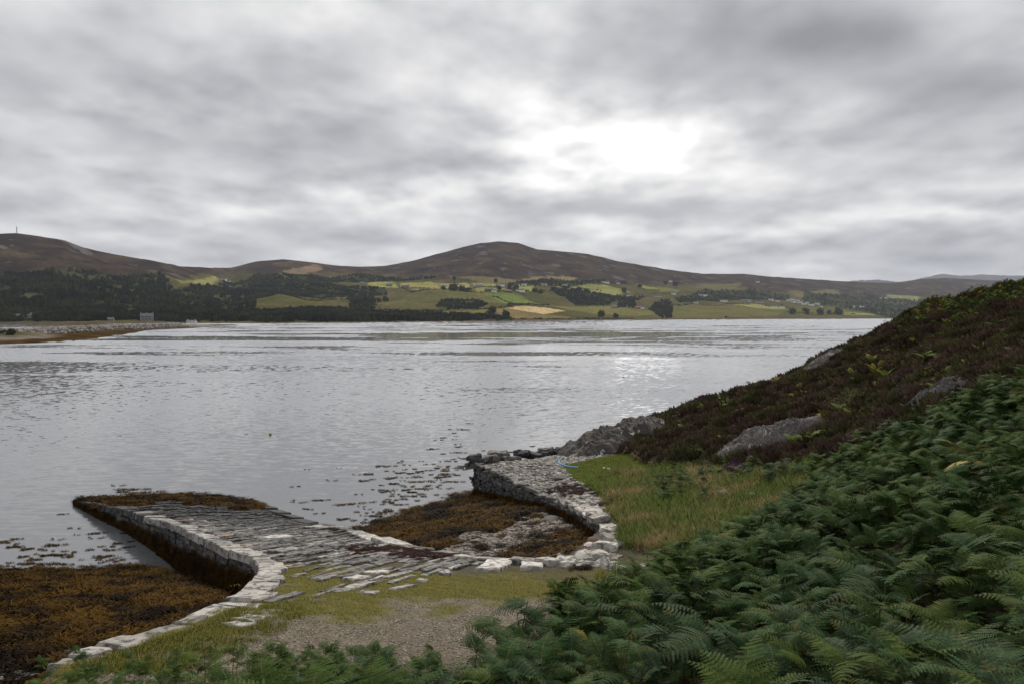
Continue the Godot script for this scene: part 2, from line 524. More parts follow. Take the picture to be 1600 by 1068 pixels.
# share of moss and grass (0 bare gravel, 1 green) on the track between the slipway and the bracken
func green_share(x: float, d: float) -> float:
	var g := 0.55 + 0.6 * noise_a.get_noise_2d(x * 1.1, d * 1.1) + 0.25 * noise_b.get_noise_2d(x * 3.0, d * 3.0)
	g += 0.75 * smoothstep(1.3, 0.3, edge_gap(cove_edge, x, d)) * smoothstep(15.0, 12.0, d)
	g += 0.55 * smoothstep(0.2, 2.6, d - 13.0 - 0.2 * x + 2.4 * noise_a.get_noise_2d(x * 0.9 + 7.0, d * 0.9)) * smoothstep(20.0, 15.0, d)
	g += 0.5 * smoothstep(-1.8, 0.6, x) * smoothstep(13.0, 15.0, d)
	g -= 0.5 * smoothstep(3.2, 0.8, absf(d - 10.4 - 0.5 * x)) 
	return clampf(g, 0.0, 1.0)

# share of bare shingle on the floor of the inner bay
func shingle_share(x: float, d: float) -> float:
	var p := Vector2(x, d)
	var q := Geometry2D.get_closest_point_to_segment(p, Vector2(-2.2, 22.2), Vector2(1.6, 26.0))
	return smoothstep(2.3, 1.3, p.distance_to(q) + 1.6 * noise_a.get_noise_2d(x * 1.3 + 40.0, d * 1.3))

func ground_color(x: float, d: float) -> Color:
	var v := noise_b.get_noise_2d(x * 4.0, d * 4.0)
	var w := noise_a.get_noise_2d(x * 1.3 + 40.0, d * 1.3)
	if not is_core(x, d):
		var weed := mixc(Color(0.030, 0.018, 0.008), Color(0.075, 0.045, 0.012), 0.5 + v)
		if x > -6.0 - (d - 20.0) * 0.5 and d > 16.0:
			var shingle := mixc(Color(0.13, 0.10, 0.08), Color(0.06, 0.045, 0.035), 0.5 + v)
			return mixc(weed, shingle, shingle_share(x, d))
		return weed
	if inside(bracken_area, x, d): return mixc(Color(0.028, 0.020, 0.012), Color(0.05, 0.03, 0.015), 0.5 + v)
	if inside(heather_area, x, d): return mixc(Color(0.028, 0.020, 0.013), Color(0.05, 0.038, 0.02), 0.5 + v)
	if inside(lawn_area, x, d):
		var far := smoothstep(24.0, 29.0, d + w * 3.0)
		return mixc(mixc(Color(0.20, 0.16, 0.06), Color(0.16, 0.16, 0.045), 0.5 + w), Color(0.15, 0.19, 0.04), far)
	if d > 20.0 and x > -2.5 and inside(core_area, x, d) and x > bay_edge[bay_edge.size() - 1].x - 3.0:
		return mixc(Color(0.16, 0.13, 0.105), Color(0.07, 0.045, 0.035), 0.4 + 1.2 * v)
	var gravel := mixc(Color(0.21, 0.175, 0.13), Color(0.13, 0.108, 0.078), 0.5 + v)
	var moss := mixc(Color(0.175, 0.15, 0.045), Color(0.12, 0.12, 0.035), 0.5 + w)
	var g := green_share(x, d)
	var col := mixc(gravel, moss, smoothstep(0.3, 0.75, g + 0.25 * v))
	return mixc(col, Color(0.085, 0.075, 0.06), smoothstep(15.5, 18.0, d + 0.25 * x + w * 1.5))

func make_ground() -> void:
	var s := 0.16
	var x0 := -26.0
	var d0 := -5.0
	var cols := 400
	var rows := 410
	var v := PackedVector3Array()
	var c := PackedColorArray()
	v.resize(cols * rows)
	c.resize(cols * rows)
	for j in rows:
		for i in cols:
			var x := x0 + i * s
			var d := d0 + j * s
			v[j * cols + i] = Vector3(x, ground(x, d), -d)
			c[j * cols + i] = ground_color(x, d)
	var o := put("ground", sheet(cols, rows, v, c), mats.ground)
	tag(o, "near shore of gravel, moss, soil and weedy foreshore round the slipway", "ground", "", "structure")

# ---------------------------------------------------------------- water
func make_water() -> void:
	var rows := 640
	var cols := 460
	var v := PackedVector3Array()
	var n := PackedVector3Array()
	var c := PackedColorArray()
	v.resize(rows * cols)
	n.resize(rows * cols)
	c.resize(rows * cols)
	var ripple := FastNoiseLite.new()
	ripple.seed = 77; ripple.frequency = 1.0; ripple.fractal_octaves = 3; ripple.fractal_gain = 0.6
	var lanes := FastNoiseLite.new()
	lanes.seed = 5; lanes.frequency = 1.0; lanes.fractal_octaves = 4
	var slicks := []         # tide lanes: column, row, half-width, half-height in pixels
	for s in [[1000, 526, 420, 4.5], [800, 522, 260, 3], [660, 531, 130, 4], [780, 561, 70, 4], [480, 576, 95, 5], [60, 577, 110, 5], [920, 552, 100, 3], [1130, 520, 240, 3], [60, 603, 80, 9], [500, 545, 120, 3], [340, 528, 110, 3], [1050, 538, 120, 3], [640, 556, 60, 3], [860, 574, 60, 3], [1240, 530, 130, 3], [250, 545, 140, 3], [720, 590, 50, 3]]:
		var q := at_height(s[0], s[1], 0.0)
		var top: float = 8.0 * FOCAL / (s[1] - s[3] - HORIZON)
		slicks.append([q.x, -q.z, FOCAL / (s[2] * -q.z), 1.0 / (top + q.z)])
	for j in rows:
		var py := 494.75 + 440.0 * pow(float(j) / (rows - 1), 1.25)
		var d := 8.0 * FOCAL / (py - HORIZON)
		for i in cols:
			var px := -120.0 + 1840.0 * i / (cols - 1)
			var x := (px - 800.0) / FOCAL * d
			var k := j * cols + i
			v[k] = Vector3(x, 0, -d)
			c[k] = Color.WHITE
			# lanes where the tide leaves the surface slick, between breeze-ruffled water
			var lane := lanes.get_noise_2d(x * 0.006 + 3.0, d * 0.020) + 0.6 * lanes.get_noise_2d(x * 0.02, d * 0.09)
			var edge := 8.0 * ripple.get_noise_2d(x * 0.05, d * 0.2)
			for s in slicks:
				var ux: float = (x - s[0]) * s[2]
				var ud: float = (d + edge * d * 0.012 - s[1]) * s[3]
				if absf(ux) < 2.0 and absf(ud) < 2.0: lane += 0.42 * exp(-(ux * ux + ud * ud))
			var calm := smoothstep(0.10, 0.34, lane) * smoothstep(34.0, 90.0, d) * smoothstep(900.0, 500.0, d)
			var amp := (lerpf(0.024, 0.008, calm) * smoothstep(12.0, 60.0, d) + 0.012) * lerpf(1.0, 0.45, smoothstep(60.0, 260.0, d)) * (1.0 + 0.8 * lane)
			var lean := lerpf(0.05 - 0.03 * lane, 0.004, calm) * smoothstep(40.0, 160.0, d)     # far off only the wave faces turned this way are seen
			var sz := ripple.get_noise_2d(x * 0.5, d * 1.7) + 0.8 * ripple.get_noise_2d(x * 1.6 + 50.0, d * 4.6)
			var sx := ripple.get_noise_2d(x * 0.9 + 90.0, d * 1.1 + 30.0)
			n[k] = Vector3(sx * amp * 0.7, 1.0, sz * amp * 1.7 + amp * 0.25 + lean).normalized()
	var o := put("water", sheet(cols, rows, v, c, n), mats.water)
	tag(o, "calm grey water of the sea loch with ruffled and slick lanes", "water", "", "structure")

# ---------------------------------------------------------------- the far shore
const RIDGE := [[-200, 380], [-60, 370], [0, 365], [25, 364], [60, 369], [100, 376], [130, 387], [180, 398], [230, 406], [280, 416], [330, 418.5], [360, 418.5], [400, 409], [440, 405], [480, 409], [520, 415], [560, 417], [600, 416], [640, 409], [680, 398], [720, 387], [750, 380], [780, 377], [810, 380], [840, 390], [880, 393], [920, 397], [960, 407], [1000, 414], [1040, 421], [1100, 428], [1160, 428], [1200, 432], [1260, 436], [1340, 441], [1400, 442], [1440, 436], [1480, 434.5], [1540, 438], [1600, 439], [1800, 443]]
const SHORE := [[-200, 850], [0, 850], [400, 905], [560, 960], [700, 1180], [800, 1400], [1000, 1800], [1200, 2200], [1400, 2600], [1800, 3300]]
const RIDGE_DEPTH := [[-200, 1900], [0, 2000], [250, 2200], [330, 2600], [360, 3000], [600, 3200], [780, 3500], [1000, 3700], [1200, 4300], [1400, 5200], [1800, 6500]]
const MOOR_ROW := [[-200, 424], [0, 426], [250, 433], [400, 430], [560, 428], [700, 437], [800, 436], [1000, 442], [1100, 446], [1200, 456], [1300, 463], [1400, 468], [1800, 472]]
# fields: outline in pixels, colour; the sun patches are painted into it
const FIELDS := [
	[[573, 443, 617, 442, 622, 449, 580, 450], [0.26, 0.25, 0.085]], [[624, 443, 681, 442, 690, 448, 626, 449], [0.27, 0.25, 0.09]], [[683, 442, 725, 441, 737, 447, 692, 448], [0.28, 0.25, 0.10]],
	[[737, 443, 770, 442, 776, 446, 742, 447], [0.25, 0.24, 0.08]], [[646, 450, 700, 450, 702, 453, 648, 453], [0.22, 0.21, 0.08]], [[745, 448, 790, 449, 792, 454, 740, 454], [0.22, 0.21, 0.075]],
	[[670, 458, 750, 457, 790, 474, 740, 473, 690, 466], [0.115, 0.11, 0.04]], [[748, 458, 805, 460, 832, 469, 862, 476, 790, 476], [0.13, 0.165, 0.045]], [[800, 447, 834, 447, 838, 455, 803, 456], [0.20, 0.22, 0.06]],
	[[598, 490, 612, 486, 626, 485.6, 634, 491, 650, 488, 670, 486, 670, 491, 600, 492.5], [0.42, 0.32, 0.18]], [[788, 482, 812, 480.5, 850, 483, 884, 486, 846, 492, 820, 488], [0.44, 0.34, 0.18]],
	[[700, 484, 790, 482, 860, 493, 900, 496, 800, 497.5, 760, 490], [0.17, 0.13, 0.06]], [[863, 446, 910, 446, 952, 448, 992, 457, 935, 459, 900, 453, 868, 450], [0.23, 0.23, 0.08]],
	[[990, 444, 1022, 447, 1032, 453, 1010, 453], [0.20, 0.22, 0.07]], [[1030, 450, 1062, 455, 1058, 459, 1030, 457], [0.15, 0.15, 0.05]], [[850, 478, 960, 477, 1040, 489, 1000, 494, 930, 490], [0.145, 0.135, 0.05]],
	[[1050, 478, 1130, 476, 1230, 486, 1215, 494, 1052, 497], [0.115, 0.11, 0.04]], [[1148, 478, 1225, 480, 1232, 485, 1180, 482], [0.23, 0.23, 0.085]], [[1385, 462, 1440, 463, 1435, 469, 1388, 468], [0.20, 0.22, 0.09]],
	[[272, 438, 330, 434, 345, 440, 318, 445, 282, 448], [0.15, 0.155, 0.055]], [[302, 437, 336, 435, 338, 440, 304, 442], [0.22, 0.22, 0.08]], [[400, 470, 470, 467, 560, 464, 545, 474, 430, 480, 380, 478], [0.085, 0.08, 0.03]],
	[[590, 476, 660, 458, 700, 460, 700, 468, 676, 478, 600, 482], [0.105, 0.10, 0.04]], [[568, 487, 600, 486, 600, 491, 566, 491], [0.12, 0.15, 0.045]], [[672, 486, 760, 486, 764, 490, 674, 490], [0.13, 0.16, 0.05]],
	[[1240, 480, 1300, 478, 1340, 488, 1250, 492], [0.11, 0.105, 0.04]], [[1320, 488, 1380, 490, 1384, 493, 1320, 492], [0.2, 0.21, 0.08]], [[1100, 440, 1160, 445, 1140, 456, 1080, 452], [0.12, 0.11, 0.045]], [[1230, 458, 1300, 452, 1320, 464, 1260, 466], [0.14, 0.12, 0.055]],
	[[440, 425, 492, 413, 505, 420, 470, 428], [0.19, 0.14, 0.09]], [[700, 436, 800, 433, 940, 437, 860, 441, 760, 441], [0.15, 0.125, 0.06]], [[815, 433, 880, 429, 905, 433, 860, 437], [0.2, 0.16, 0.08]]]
# woods: outline in pixels, number of trees
const WOODS := [
	["woodland", "dark broadleaf wood covering the slope above the rubble breakwater", [-180, 420, 80, 425, 250, 433, 272, 451, 330, 456, 400, 464, 395, 502, 280, 503.5, 200, 500, 150, 502, -180, 503], 6500],
	["woodland", "dark conifer belt under the low brown hill with sunlit patch", [330, 446, 400, 433, 560, 430.5, 684, 438, 640, 440, 560, 441, 500, 448, 600, 453, 606, 460, 560, 464, 470, 465, 400, 468, 300, 460], 3200],
	["woodland", "dark belt of trees along the far waterline below stubble field", [390, 490, 470, 484, 520, 481, 570, 490, 700, 492.5, 800, 497, 800, 500.5, 620, 502.2, 400, 503.4], 1900],
	["woodland", "round copse above the sandy stubble field", [675, 478, 690, 468, 720, 466, 745, 468, 763, 475, 745, 481, 690, 481], 160],
	["woodland", "square dark copse at the foot of the conifer belt", [545, 472, 560, 464, 585, 464, 585, 481, 548, 484], 170],
	["woodland", "long grey-green wood behind the white cottages under the big hill", [790, 441, 850, 433.5, 900, 437, 985, 441, 960, 444, 890, 446, 815, 446], 500],
	["woodland", "ragged wood running downhill beside the pale hay field", [860, 455, 900, 458, 960, 462, 1010, 461, 1000, 468, 945, 476, 900, 472], 520],
	["woodland", "dark plantation on the slope above the grey hall", [1110, 455, 1180, 453, 1235, 464, 1228, 471, 1150, 470, 1062, 474, 1055, 466], 620],
	["woodland", "dense round wood reaching down to the far shore", [1012, 482, 1022, 473, 1046, 471, 1051, 478, 1050, 497, 1034, 497], 170],
	["woodland", "tall dark copse beside the red roofed shed", [962, 481, 972, 468, 990, 469, 994, 481], 90],
	["woodland", "dark wood filling the valley below two white houses", [1255, 457, 1300, 461, 1370, 463, 1450, 470, 1450, 497, 1395, 497, 1340, 486, 1300, 476, 1255, 470], 800]]
const HEDGES := [[640, 454, 860, 457], [860, 457, 862, 446], [620, 449, 650, 454], [690, 448, 740, 455], [560, 484, 700, 483], [750, 458, 800, 475], [862, 477, 790, 478], [850, 478, 740, 482], [990, 458, 1060, 460], [900, 447, 940, 453], [1050, 477, 1230, 478], [835, 447, 842, 462], [450, 467, 590, 478], [800, 499, 990, 498], [740, 447, 790, 447], [1235, 489, 1340, 491]]
# single trees: column, row of the foot, height in pixels
const TREES := [[1238, 491, 10], [1259, 491, 11], [1283, 492, 11], [1310, 492, 12], [1296, 491, 8], [693, 455, 8], [722, 455, 11], [732, 455, 9], [711, 456, 12], [706, 457, 11], [798, 455, 10], [806, 457, 9], [835, 459, 8], [864, 457, 8], [870, 458, 7], [905, 459, 7], [916, 459, 7], [770, 490, 12], [790, 495, 11], [763, 492, 8], [940, 495, 11], [962, 497, 8], [590, 471, 9], [602, 472, 9], [780, 453, 7], [1055, 450, 8], [1000, 451, 7], [976, 457, 8], [1135, 497, 4], [845, 459, 7], [310, 453, 7], [1040, 446, 7], [775, 440, 6], [710, 439, 6], [1290, 465, 7], [1170, 460, 7]]
# houses: column, row of the foot, width in pixels, kind (0 white, 1 grey, 2 brown, 3 red), label
const HOUSES := [
	[345, 437.5, 17, 0, "long white farmhouse on the green clearing above the wood"], [356, 438.5, 7, 0, "small white outbuilding beside the long farmhouse above the wood"], [173, 502, 9, 1, "small grey cottage between the breakwater and the wood"], [299, 504.3, 14, 0, "low white building on the shore past the breakwater's end"], [24, 501, 20, 1, "grey roofed row half hidden by trees behind the breakwater"], [51, 497.5, 15, 1, "long grey slate roof among the trees behind the breakwater"],
	[633, 450, 12, 1, "grey house between two pale yellow fields"], [608, 448, 9, 1, "grey cottage at the edge of the conifer belt"], [566, 448, 8, 1, "grey cottage at the corner of the first pale field"], [694, 448, 10, 0, "white cottage at the end of the yellow field row"], [748, 447.5, 12, 1, "grey bungalow in the middle of the yellow field row"], [783, 447, 11, 0, "white house with dark roof beside a round tree"], [764, 454, 12, 2, "brown stone barn below the grey bungalow"], [772, 458, 8, 0, "small white shed above the bright green field"], [793, 459, 12, 2, "dark brown barn on the hedge above the green field"], [813, 459, 14, 0, "long white shed on the hedge above the green field"], [808, 445, 9, 0, "white cottage at the near end of the grey-green wood"], [819, 445, 8, 0, "pale cottage between the wood and the green strip"], [850, 445, 9, 0, "white gabled cottage with trees below it"], [882, 445, 9, 1, "grey cottage in front of the long wood"],
	[946, 443.5, 12, 0, "large white house at the far end of the wood"], [965, 443, 7, 0, "small white cottage just past the large white house"], [999, 443, 8, 1, "grey cottage high on the moor edge"], [1030, 447, 5, 0, "small white cottage at the bright green strip"], [1048, 440, 5, 0, "tiny white cottage on the brown hillside edge"], [983, 461, 7, 0, "white cottage among hedges below the hay field"], [1053, 461, 7, 0, "white cottage in front of the plantation's end"], [1028, 469, 12, 1, "grey roofed house above the dense round wood"], [960, 481, 9, 1, "grey cottage beside the tall dark copse"], [996, 482, 9, 3, "red roofed shed between the copse and the round wood"], [1004, 482, 7, 0, "small white cottage against the red roofed shed"],
	[1099, 463, 15, 0, "long pale house in front of the dark plantation"], [1088, 475, 7, 0, "white gabled cottage above the olive field"], [1131, 474, 11, 0, "low white house at the field edge below the plantation"], [1165, 474, 17, 1, "large grey stone hall with steep roof below the plantation"], [1187, 476, 13, 1, "long grey stable beside the grey hall"], [1171, 477, 5, 0, "small white lodge in front of the grey hall"], [1184, 442, 6, 0, "lone white croft high on the open brown moor"], [1376, 466, 6, 0, "first of two white houses on the valley slope"], [1386, 466, 7, 0, "second of two white houses, beside the pale field"], [1337, 481, 7, 0, "white cottage at the edge of the valley wood"], [1348, 482, 9, 0, "pale cottage by the shore road under the valley wood"]]
const VILLAGE := [[1205, 472, 8], [1215, 473, 7], [1210, 480, 10], [1222, 480, 9], [1238, 470, 9], [1246, 471, 7], [1250, 475, 8], [1257, 478, 8], [1261, 473, 6], [1268, 478, 9], [1277, 475, 7], [1240, 475, 7], [1231, 471, 6], [1283, 479, 6]]

func far_point(px: float, v: float) -> Vector3:
	var ds := lerp_table(SHORE, px)
	var dr := lerp_table(RIDGE_DEPTH, px)
	var pys := HORIZON + 8.0 * FOCAL / ds
	var pyr := lerp_table(RIDGE, px)
	if v <= 1.0:
		var d := lerpf(ds, dr, v)
		var p := at_depth(px, lerpf(pys, pyr, v), d)
		var rough := smoothstep(0.02, 0.4, v)
		var fade := smoothstep(1.0, 0.8, v)
		p.y += rough * (noise_a.get_noise_2d(p.x * 0.006, p.z * 0.006) * 16.0 * fade + noise_b.get_noise_2d(p.x * 0.016, p.z * 0.016) * lerpf(2.2, 6.0, fade))
		return p
	var q := at_depth(px, pyr, dr)
	return Vector3(q.x * (1.0 + (v - 1.0)), q.y * (1.0 - (v - 1.0) * 1.4), q.z * (1.0 + (v - 1.0)))
func far_at(px: float, py: float) -> Vector3:
	var pys := HORIZON + 8.0 * FOCAL / lerp_table(SHORE, px)
	return far_point(px, clampf((pys - py) / (pys - lerp_table(RIDGE, px)), 0.004, 1.0))
func polygon(flat: Array) -> PackedVector2Array:
	var a := PackedVector2Array()
	for i in flat.size() / 2: a.append(Vector2(flat[i * 2], flat[i * 2 + 1]))
	return a

func make_far_hills() -> void:
	var cols := 620
	var rows := 132
	var v := PackedVector3Array()
	var c := PackedColorArray()
	v.resize(cols * rows)
	c.resize(cols * rows)
	var fields := []
	for f in FIELDS:
		var poly := polygon(f[0])
		var lo := poly[0]
		var hi := poly[0]
		for q in poly:
			lo = lo.min(q)
			hi = hi.max(q)
		fields.append([poly, Color(f[1][0], f[1][1], f[1][2]), lo, hi])
	var woods := []
	for f in WOODS:
		var poly := polygon(f[2])
		var lo := poly[0]
		var hi := poly[0]
		for q in poly:
			lo = lo.min(q)
			hi = hi.max(q)
		woods.append([poly, lo, hi])
	for i in cols:
		var px := -180.0 + 1960.0 * i / (cols - 1)
		var pys := HORIZON + 8.0 * FOCAL / lerp_table(SHORE, px)
		var pyr := lerp_table(RIDGE, px)
		var moor_row := lerp_table(MOOR_ROW, px)
		for j in rows:
			var t := float(j) / 127.0
			if j > 127: t = 1.0 + 0.12 * (j - 127)
			var p := far_point(px, t)
			if j == 0: p.y = -0.5
			var py := lerpf(pys, pyr, minf(t, 1.0))
			var a := noise_a.get_noise_2d(p.x * 0.009, p.z * 0.009)
			var b := noise_b.get_noise_2d(p.x * 0.02 + 70.0, p.z * 0.02)
			var e := noise_c.get_noise_2d(p.x * 0.012, p.z * 0.005)
			var moor := mixc(Color(0.050, 0.036, 0.030), Color(0.088, 0.066, 0.044), 0.35 + 1.1 * a + 0.7 * b)
			moor = mixc(moor, Color(0.034, 0.024, 0.024), 0.25 + 1.6 * e + 0.4 * smoothstep(420.0, 200.0, px))  # left hill darker: purplish heather, with cloud shade put into the colour
			moor = mixc(moor, Color(0.10, 0.085, 0.05), clampf(b * 1.4 - 0.35, 0.0, 0.5))
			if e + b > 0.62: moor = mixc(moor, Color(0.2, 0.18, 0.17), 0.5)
			var farm := mixc(Color(0.075, 0.075, 0.030), Color(0.12, 0.105, 0.045), 0.5 + a + b)
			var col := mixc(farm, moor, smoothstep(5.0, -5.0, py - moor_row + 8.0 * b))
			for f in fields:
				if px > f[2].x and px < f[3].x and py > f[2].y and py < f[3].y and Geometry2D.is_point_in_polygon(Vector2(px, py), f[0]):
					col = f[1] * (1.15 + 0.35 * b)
			for f in woods:
				if px > f[1].x and px < f[2].x and py > f[1].y and py < f[2].y and Geometry2D.is_point_in_polygon(Vector2(px, py), f[0]):
					col = Color(0.046, 0.052, 0.024) * (1.0 + 1.2 * b)
			if pys - py < 1.6: col = Color(0.10, 0.075, 0.05)
			v[j * cols + i] = p
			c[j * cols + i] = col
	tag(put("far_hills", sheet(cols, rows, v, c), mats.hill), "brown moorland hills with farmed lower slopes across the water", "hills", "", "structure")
	# blue mountains far beyond, their tops in the cloud base
	for q in [[[1300, 442, 1345, 438, 1372, 437, 1400, 440, 1440, 446], 11000.0], [[1400, 446, 1430, 437, 1470, 428, 1500, 431, 1540, 429, 1580, 431, 1640, 430, 1720, 436, 1800, 446], 13000.0]]:
		var s := PackedVector3Array()
		var sc := PackedColorArray()
		var prof := polygon(q[0])
		var nc := 60
		for r in 6:
			for i in nc:
				var px: float = lerpf(prof[0].x, prof[prof.size() - 1].x, i / (nc - 1.0))
				var py := 494.0
				for k in prof.size() - 1:
					if px >= prof[k].x and px <= prof[k + 1].x: py = lerpf(prof[k].y, prof[k + 1].y, (px - prof[k].x) / (prof[k + 1].x - prof[k].x))
				py += noise_b.get_noise_2d(px * 0.3, 3.0) * 1.2
				var top := at_depth(px, py, q[1])
				var w: float = [0.0, 0.45, 0.8, 1.0, 0.6, 0.0][r]
				s.append(Vector3(top.x * (0.86 + r * 0.047), top.y * w, top.z * (0.86 + r * 0.047)))
				sc.append(Color(0.07, 0.065, 0.07))
		tag(put("mountain", sheet(nc, 6, s, sc), mats.hill), "pale blue mountain range beyond the moor, top lost in cloud" if q[1] > 12000.0 else "small blue peaks just showing over the moor", "mountain", "", "structure")

# crowns for far trees: lumpy masses with loose leaf clumps
func crown_mesh(seed_: int, tall: float) -> ArrayMesh:
	rng.seed = seed_
	var s := Soup.new()
	for k in 6:
		var c := Vector3(rng.randf_range(-0.28, 0.28), rng.randf_range(0.25, 0.8) * tall, rng.randf_range(-0.28, 0.28))
		var r := rng.randf_range(0.2, 0.32) * (1.25 - 0.5 * c.y / tall)
		var pts := []
		for j in 5:
			var ring := []
			for i in 7:
				var a := TAU * i / 7.0 + j * 0.4
				var e := PI * (j / 4.0 - 0.5)
				ring.append(c + Vector3(cos(a) * cos(e), sin(e) * 1.1, sin(a) * cos(e)) * r * rng.randf_range(0.75, 1.25))
			pts.append(ring)
		for j in 4:
			for i in 7:
				s.quad(pts[j][i], pts[j][(i + 1) % 7], pts[j + 1][(i + 1) % 7], pts[j + 1][i], grey(rng.randf_range(0.75, 1.25)))
	for k in 90:
		var a := rng.randf() * TAU
		var y := rng.randf_range(0.12, 1.06)
		var r := 0.5 * sqrt(maxf(0.02, 1.0 - pow(absf(y - 0.5) * 1.8, 2.0))) * rng.randf_range(0.8, 1.15)
		var p := Vector3(cos(a) * r, y * tall, sin(a) * r)
		var u := Vector3(rng.randf_range(-1, 1), rng.randf_range(-1, 1), rng.randf_range(-1, 1)) * 0.11
		var w := Vector3(rng.randf_range(-1, 1), rng.randf_range(-1, 1), rng.randf_range(-1, 1)) * 0.11
		s.tri(p - u, p + w, p + u, grey(rng.randf_range(0.7, 1.35)))
	return s.mesh()

func make_far_trees() -> void:
	var crowns := [crown_mesh(101, 0.95), crown_mesh(102, 1.25), crown_mesh(103, 0.8)]
	var count := 0
	for wd in WOODS:
		var poly := polygon(wd[2])
		var lo := poly[0]
		var hi := poly[0]
		for q in poly:
			lo = lo.min(q)
			hi = hi.max(q)
		rng.seed = 900 + count
		count += 1
		var places := []
		var tints := []
		var left: int = wd[3]
		var tries := 0
		while places.size() < left and tries < left * 12:
			tries += 1
			var px := rng.randf_range(lo.x, hi.x)
			var py := rng.randf_range(lo.y, hi.y)
			if not Geometry2D.is_point_in_polygon(Vector2(px, py), poly): continue
			var p := far_at(px, py)
			if noise_c.get_noise_2d(p.x * 0.02, p.z * 0.02) > 0.24 and left > 1000: continue
			var hgt := rng.randf_range(4.0, 7.5) * (1.0 + 0.25 * noise_a.get_noise_2d(p.x * 0.03, p.z * 0.03))
			places.append(Transform3D(Basis(Vector3.UP, rng.randf() * TAU).scaled(Vector3(hgt * 0.95, hgt, hgt * 0.95)), p - Vector3(0, 0.6, 0)))
			var g := noise_b.get_noise_2d(p.x * 0.015, p.z * 0.015) + rng.randf_range(-0.3, 0.3)
			tints.append(mixc(Color(0.016, 0.023, 0.014), Color(0.050, 0.060, 0.026), 0.4 + 1.3 * g))
		scatter(wd[0], crowns[count % 2], mats.crown, places, tints, wd[1], "woodland")
	# hedges between the fields
	for h in HEDGES:
		rng.seed = 1300 + count
		count += 1
		var places := []
		var tints := []
		var long := Vector2(h[2] - h[0], h[3] - h[1]).length()
		var n := int(long * 0.55)
		for i in n:
			if rng.randf() < 0.15: continue
			var t := (i + rng.randf()) / n
			var p := far_at(lerpf(h[0], h[2], t), lerpf(h[1], h[3], t))
			var hgt := rng.randf_range(1.4, 3.4) * (1.6 if rng.randf() < 0.12 else 1.0)
			places.append(Transform3D(Basis(Vector3.UP, rng.randf() * TAU).scaled(Vector3(hgt * 1.7, hgt, hgt * 1.7)), p - Vector3(0, 0.3, 0)))
			tints.append(mixc(Color(0.022, 0.030, 0.016), Color(0.05, 0.055, 0.024), rng.randf()))
		scatter("hedge", crowns[2], mats.crown, places, tints, "dark hedge of bushes dividing the far fields", "hedge")
		get_child(get_child_count() - 1).set_meta("group", "hedges between the far fields")
	# single field and shore trees
	var trunk := Soup.new()
	trunk.tube([Vector3(0, -0.1, 0), Vector3(0.01, 0.2, 0), Vector3(-0.02, 0.45, 0.02), Vector3(0.02, 0.7, 0)], [0.05, 0.035, 0.025, 0.01], 6, Color(0.05, 0.04, 0.03))
	trunk.tube([Vector3(-0.01, 0.3, 0), Vector3(0.2, 0.6, 0.05)], [0.022, 0.006], 5, Color(0.05, 0.04, 0.03))
	trunk.tube([Vector3(-0.01, 0.35, 0), Vector3(-0.2, 0.62, -0.08)], [0.02, 0.006], 5, Color(0.05, 0.04, 0.03))
	var tm := trunk.mesh()
	rng.seed = 41
	var leafmats := []
	for k in 3:
		var lm: StandardMaterial3D = mats.crown.duplicate()
		lm.albedo_color = [Color(0.026, 0.036, 0.022), Color(0.038, 0.048, 0.026), Color(0.030, 0.042, 0.020)][k].linear_to_srgb()
		leafmats.append(lm)
	for i in TREES.size():
		var t = TREES[i]
		var p := far_at(t[0], t[1])
		var hgt: float = t[2] * -p.z / FOCAL
		var o := thing("field_tree", "single round leafy tree standing apart among the far fields" if t[1] < 488 or t[0] < 1200 else "dark round tree in the row along the far shore below the village", "tree", p, "single trees on the far shore")
		o.rotation.y = rng.randf() * TAU
		o.scale = Vector3(hgt * 1.05, hgt, hgt * 1.05)
		put("trunk", tm, mats.crown, o)
		put("crown", crowns[[0, 2, 0][i % 3]], leafmats[i % 3], o)

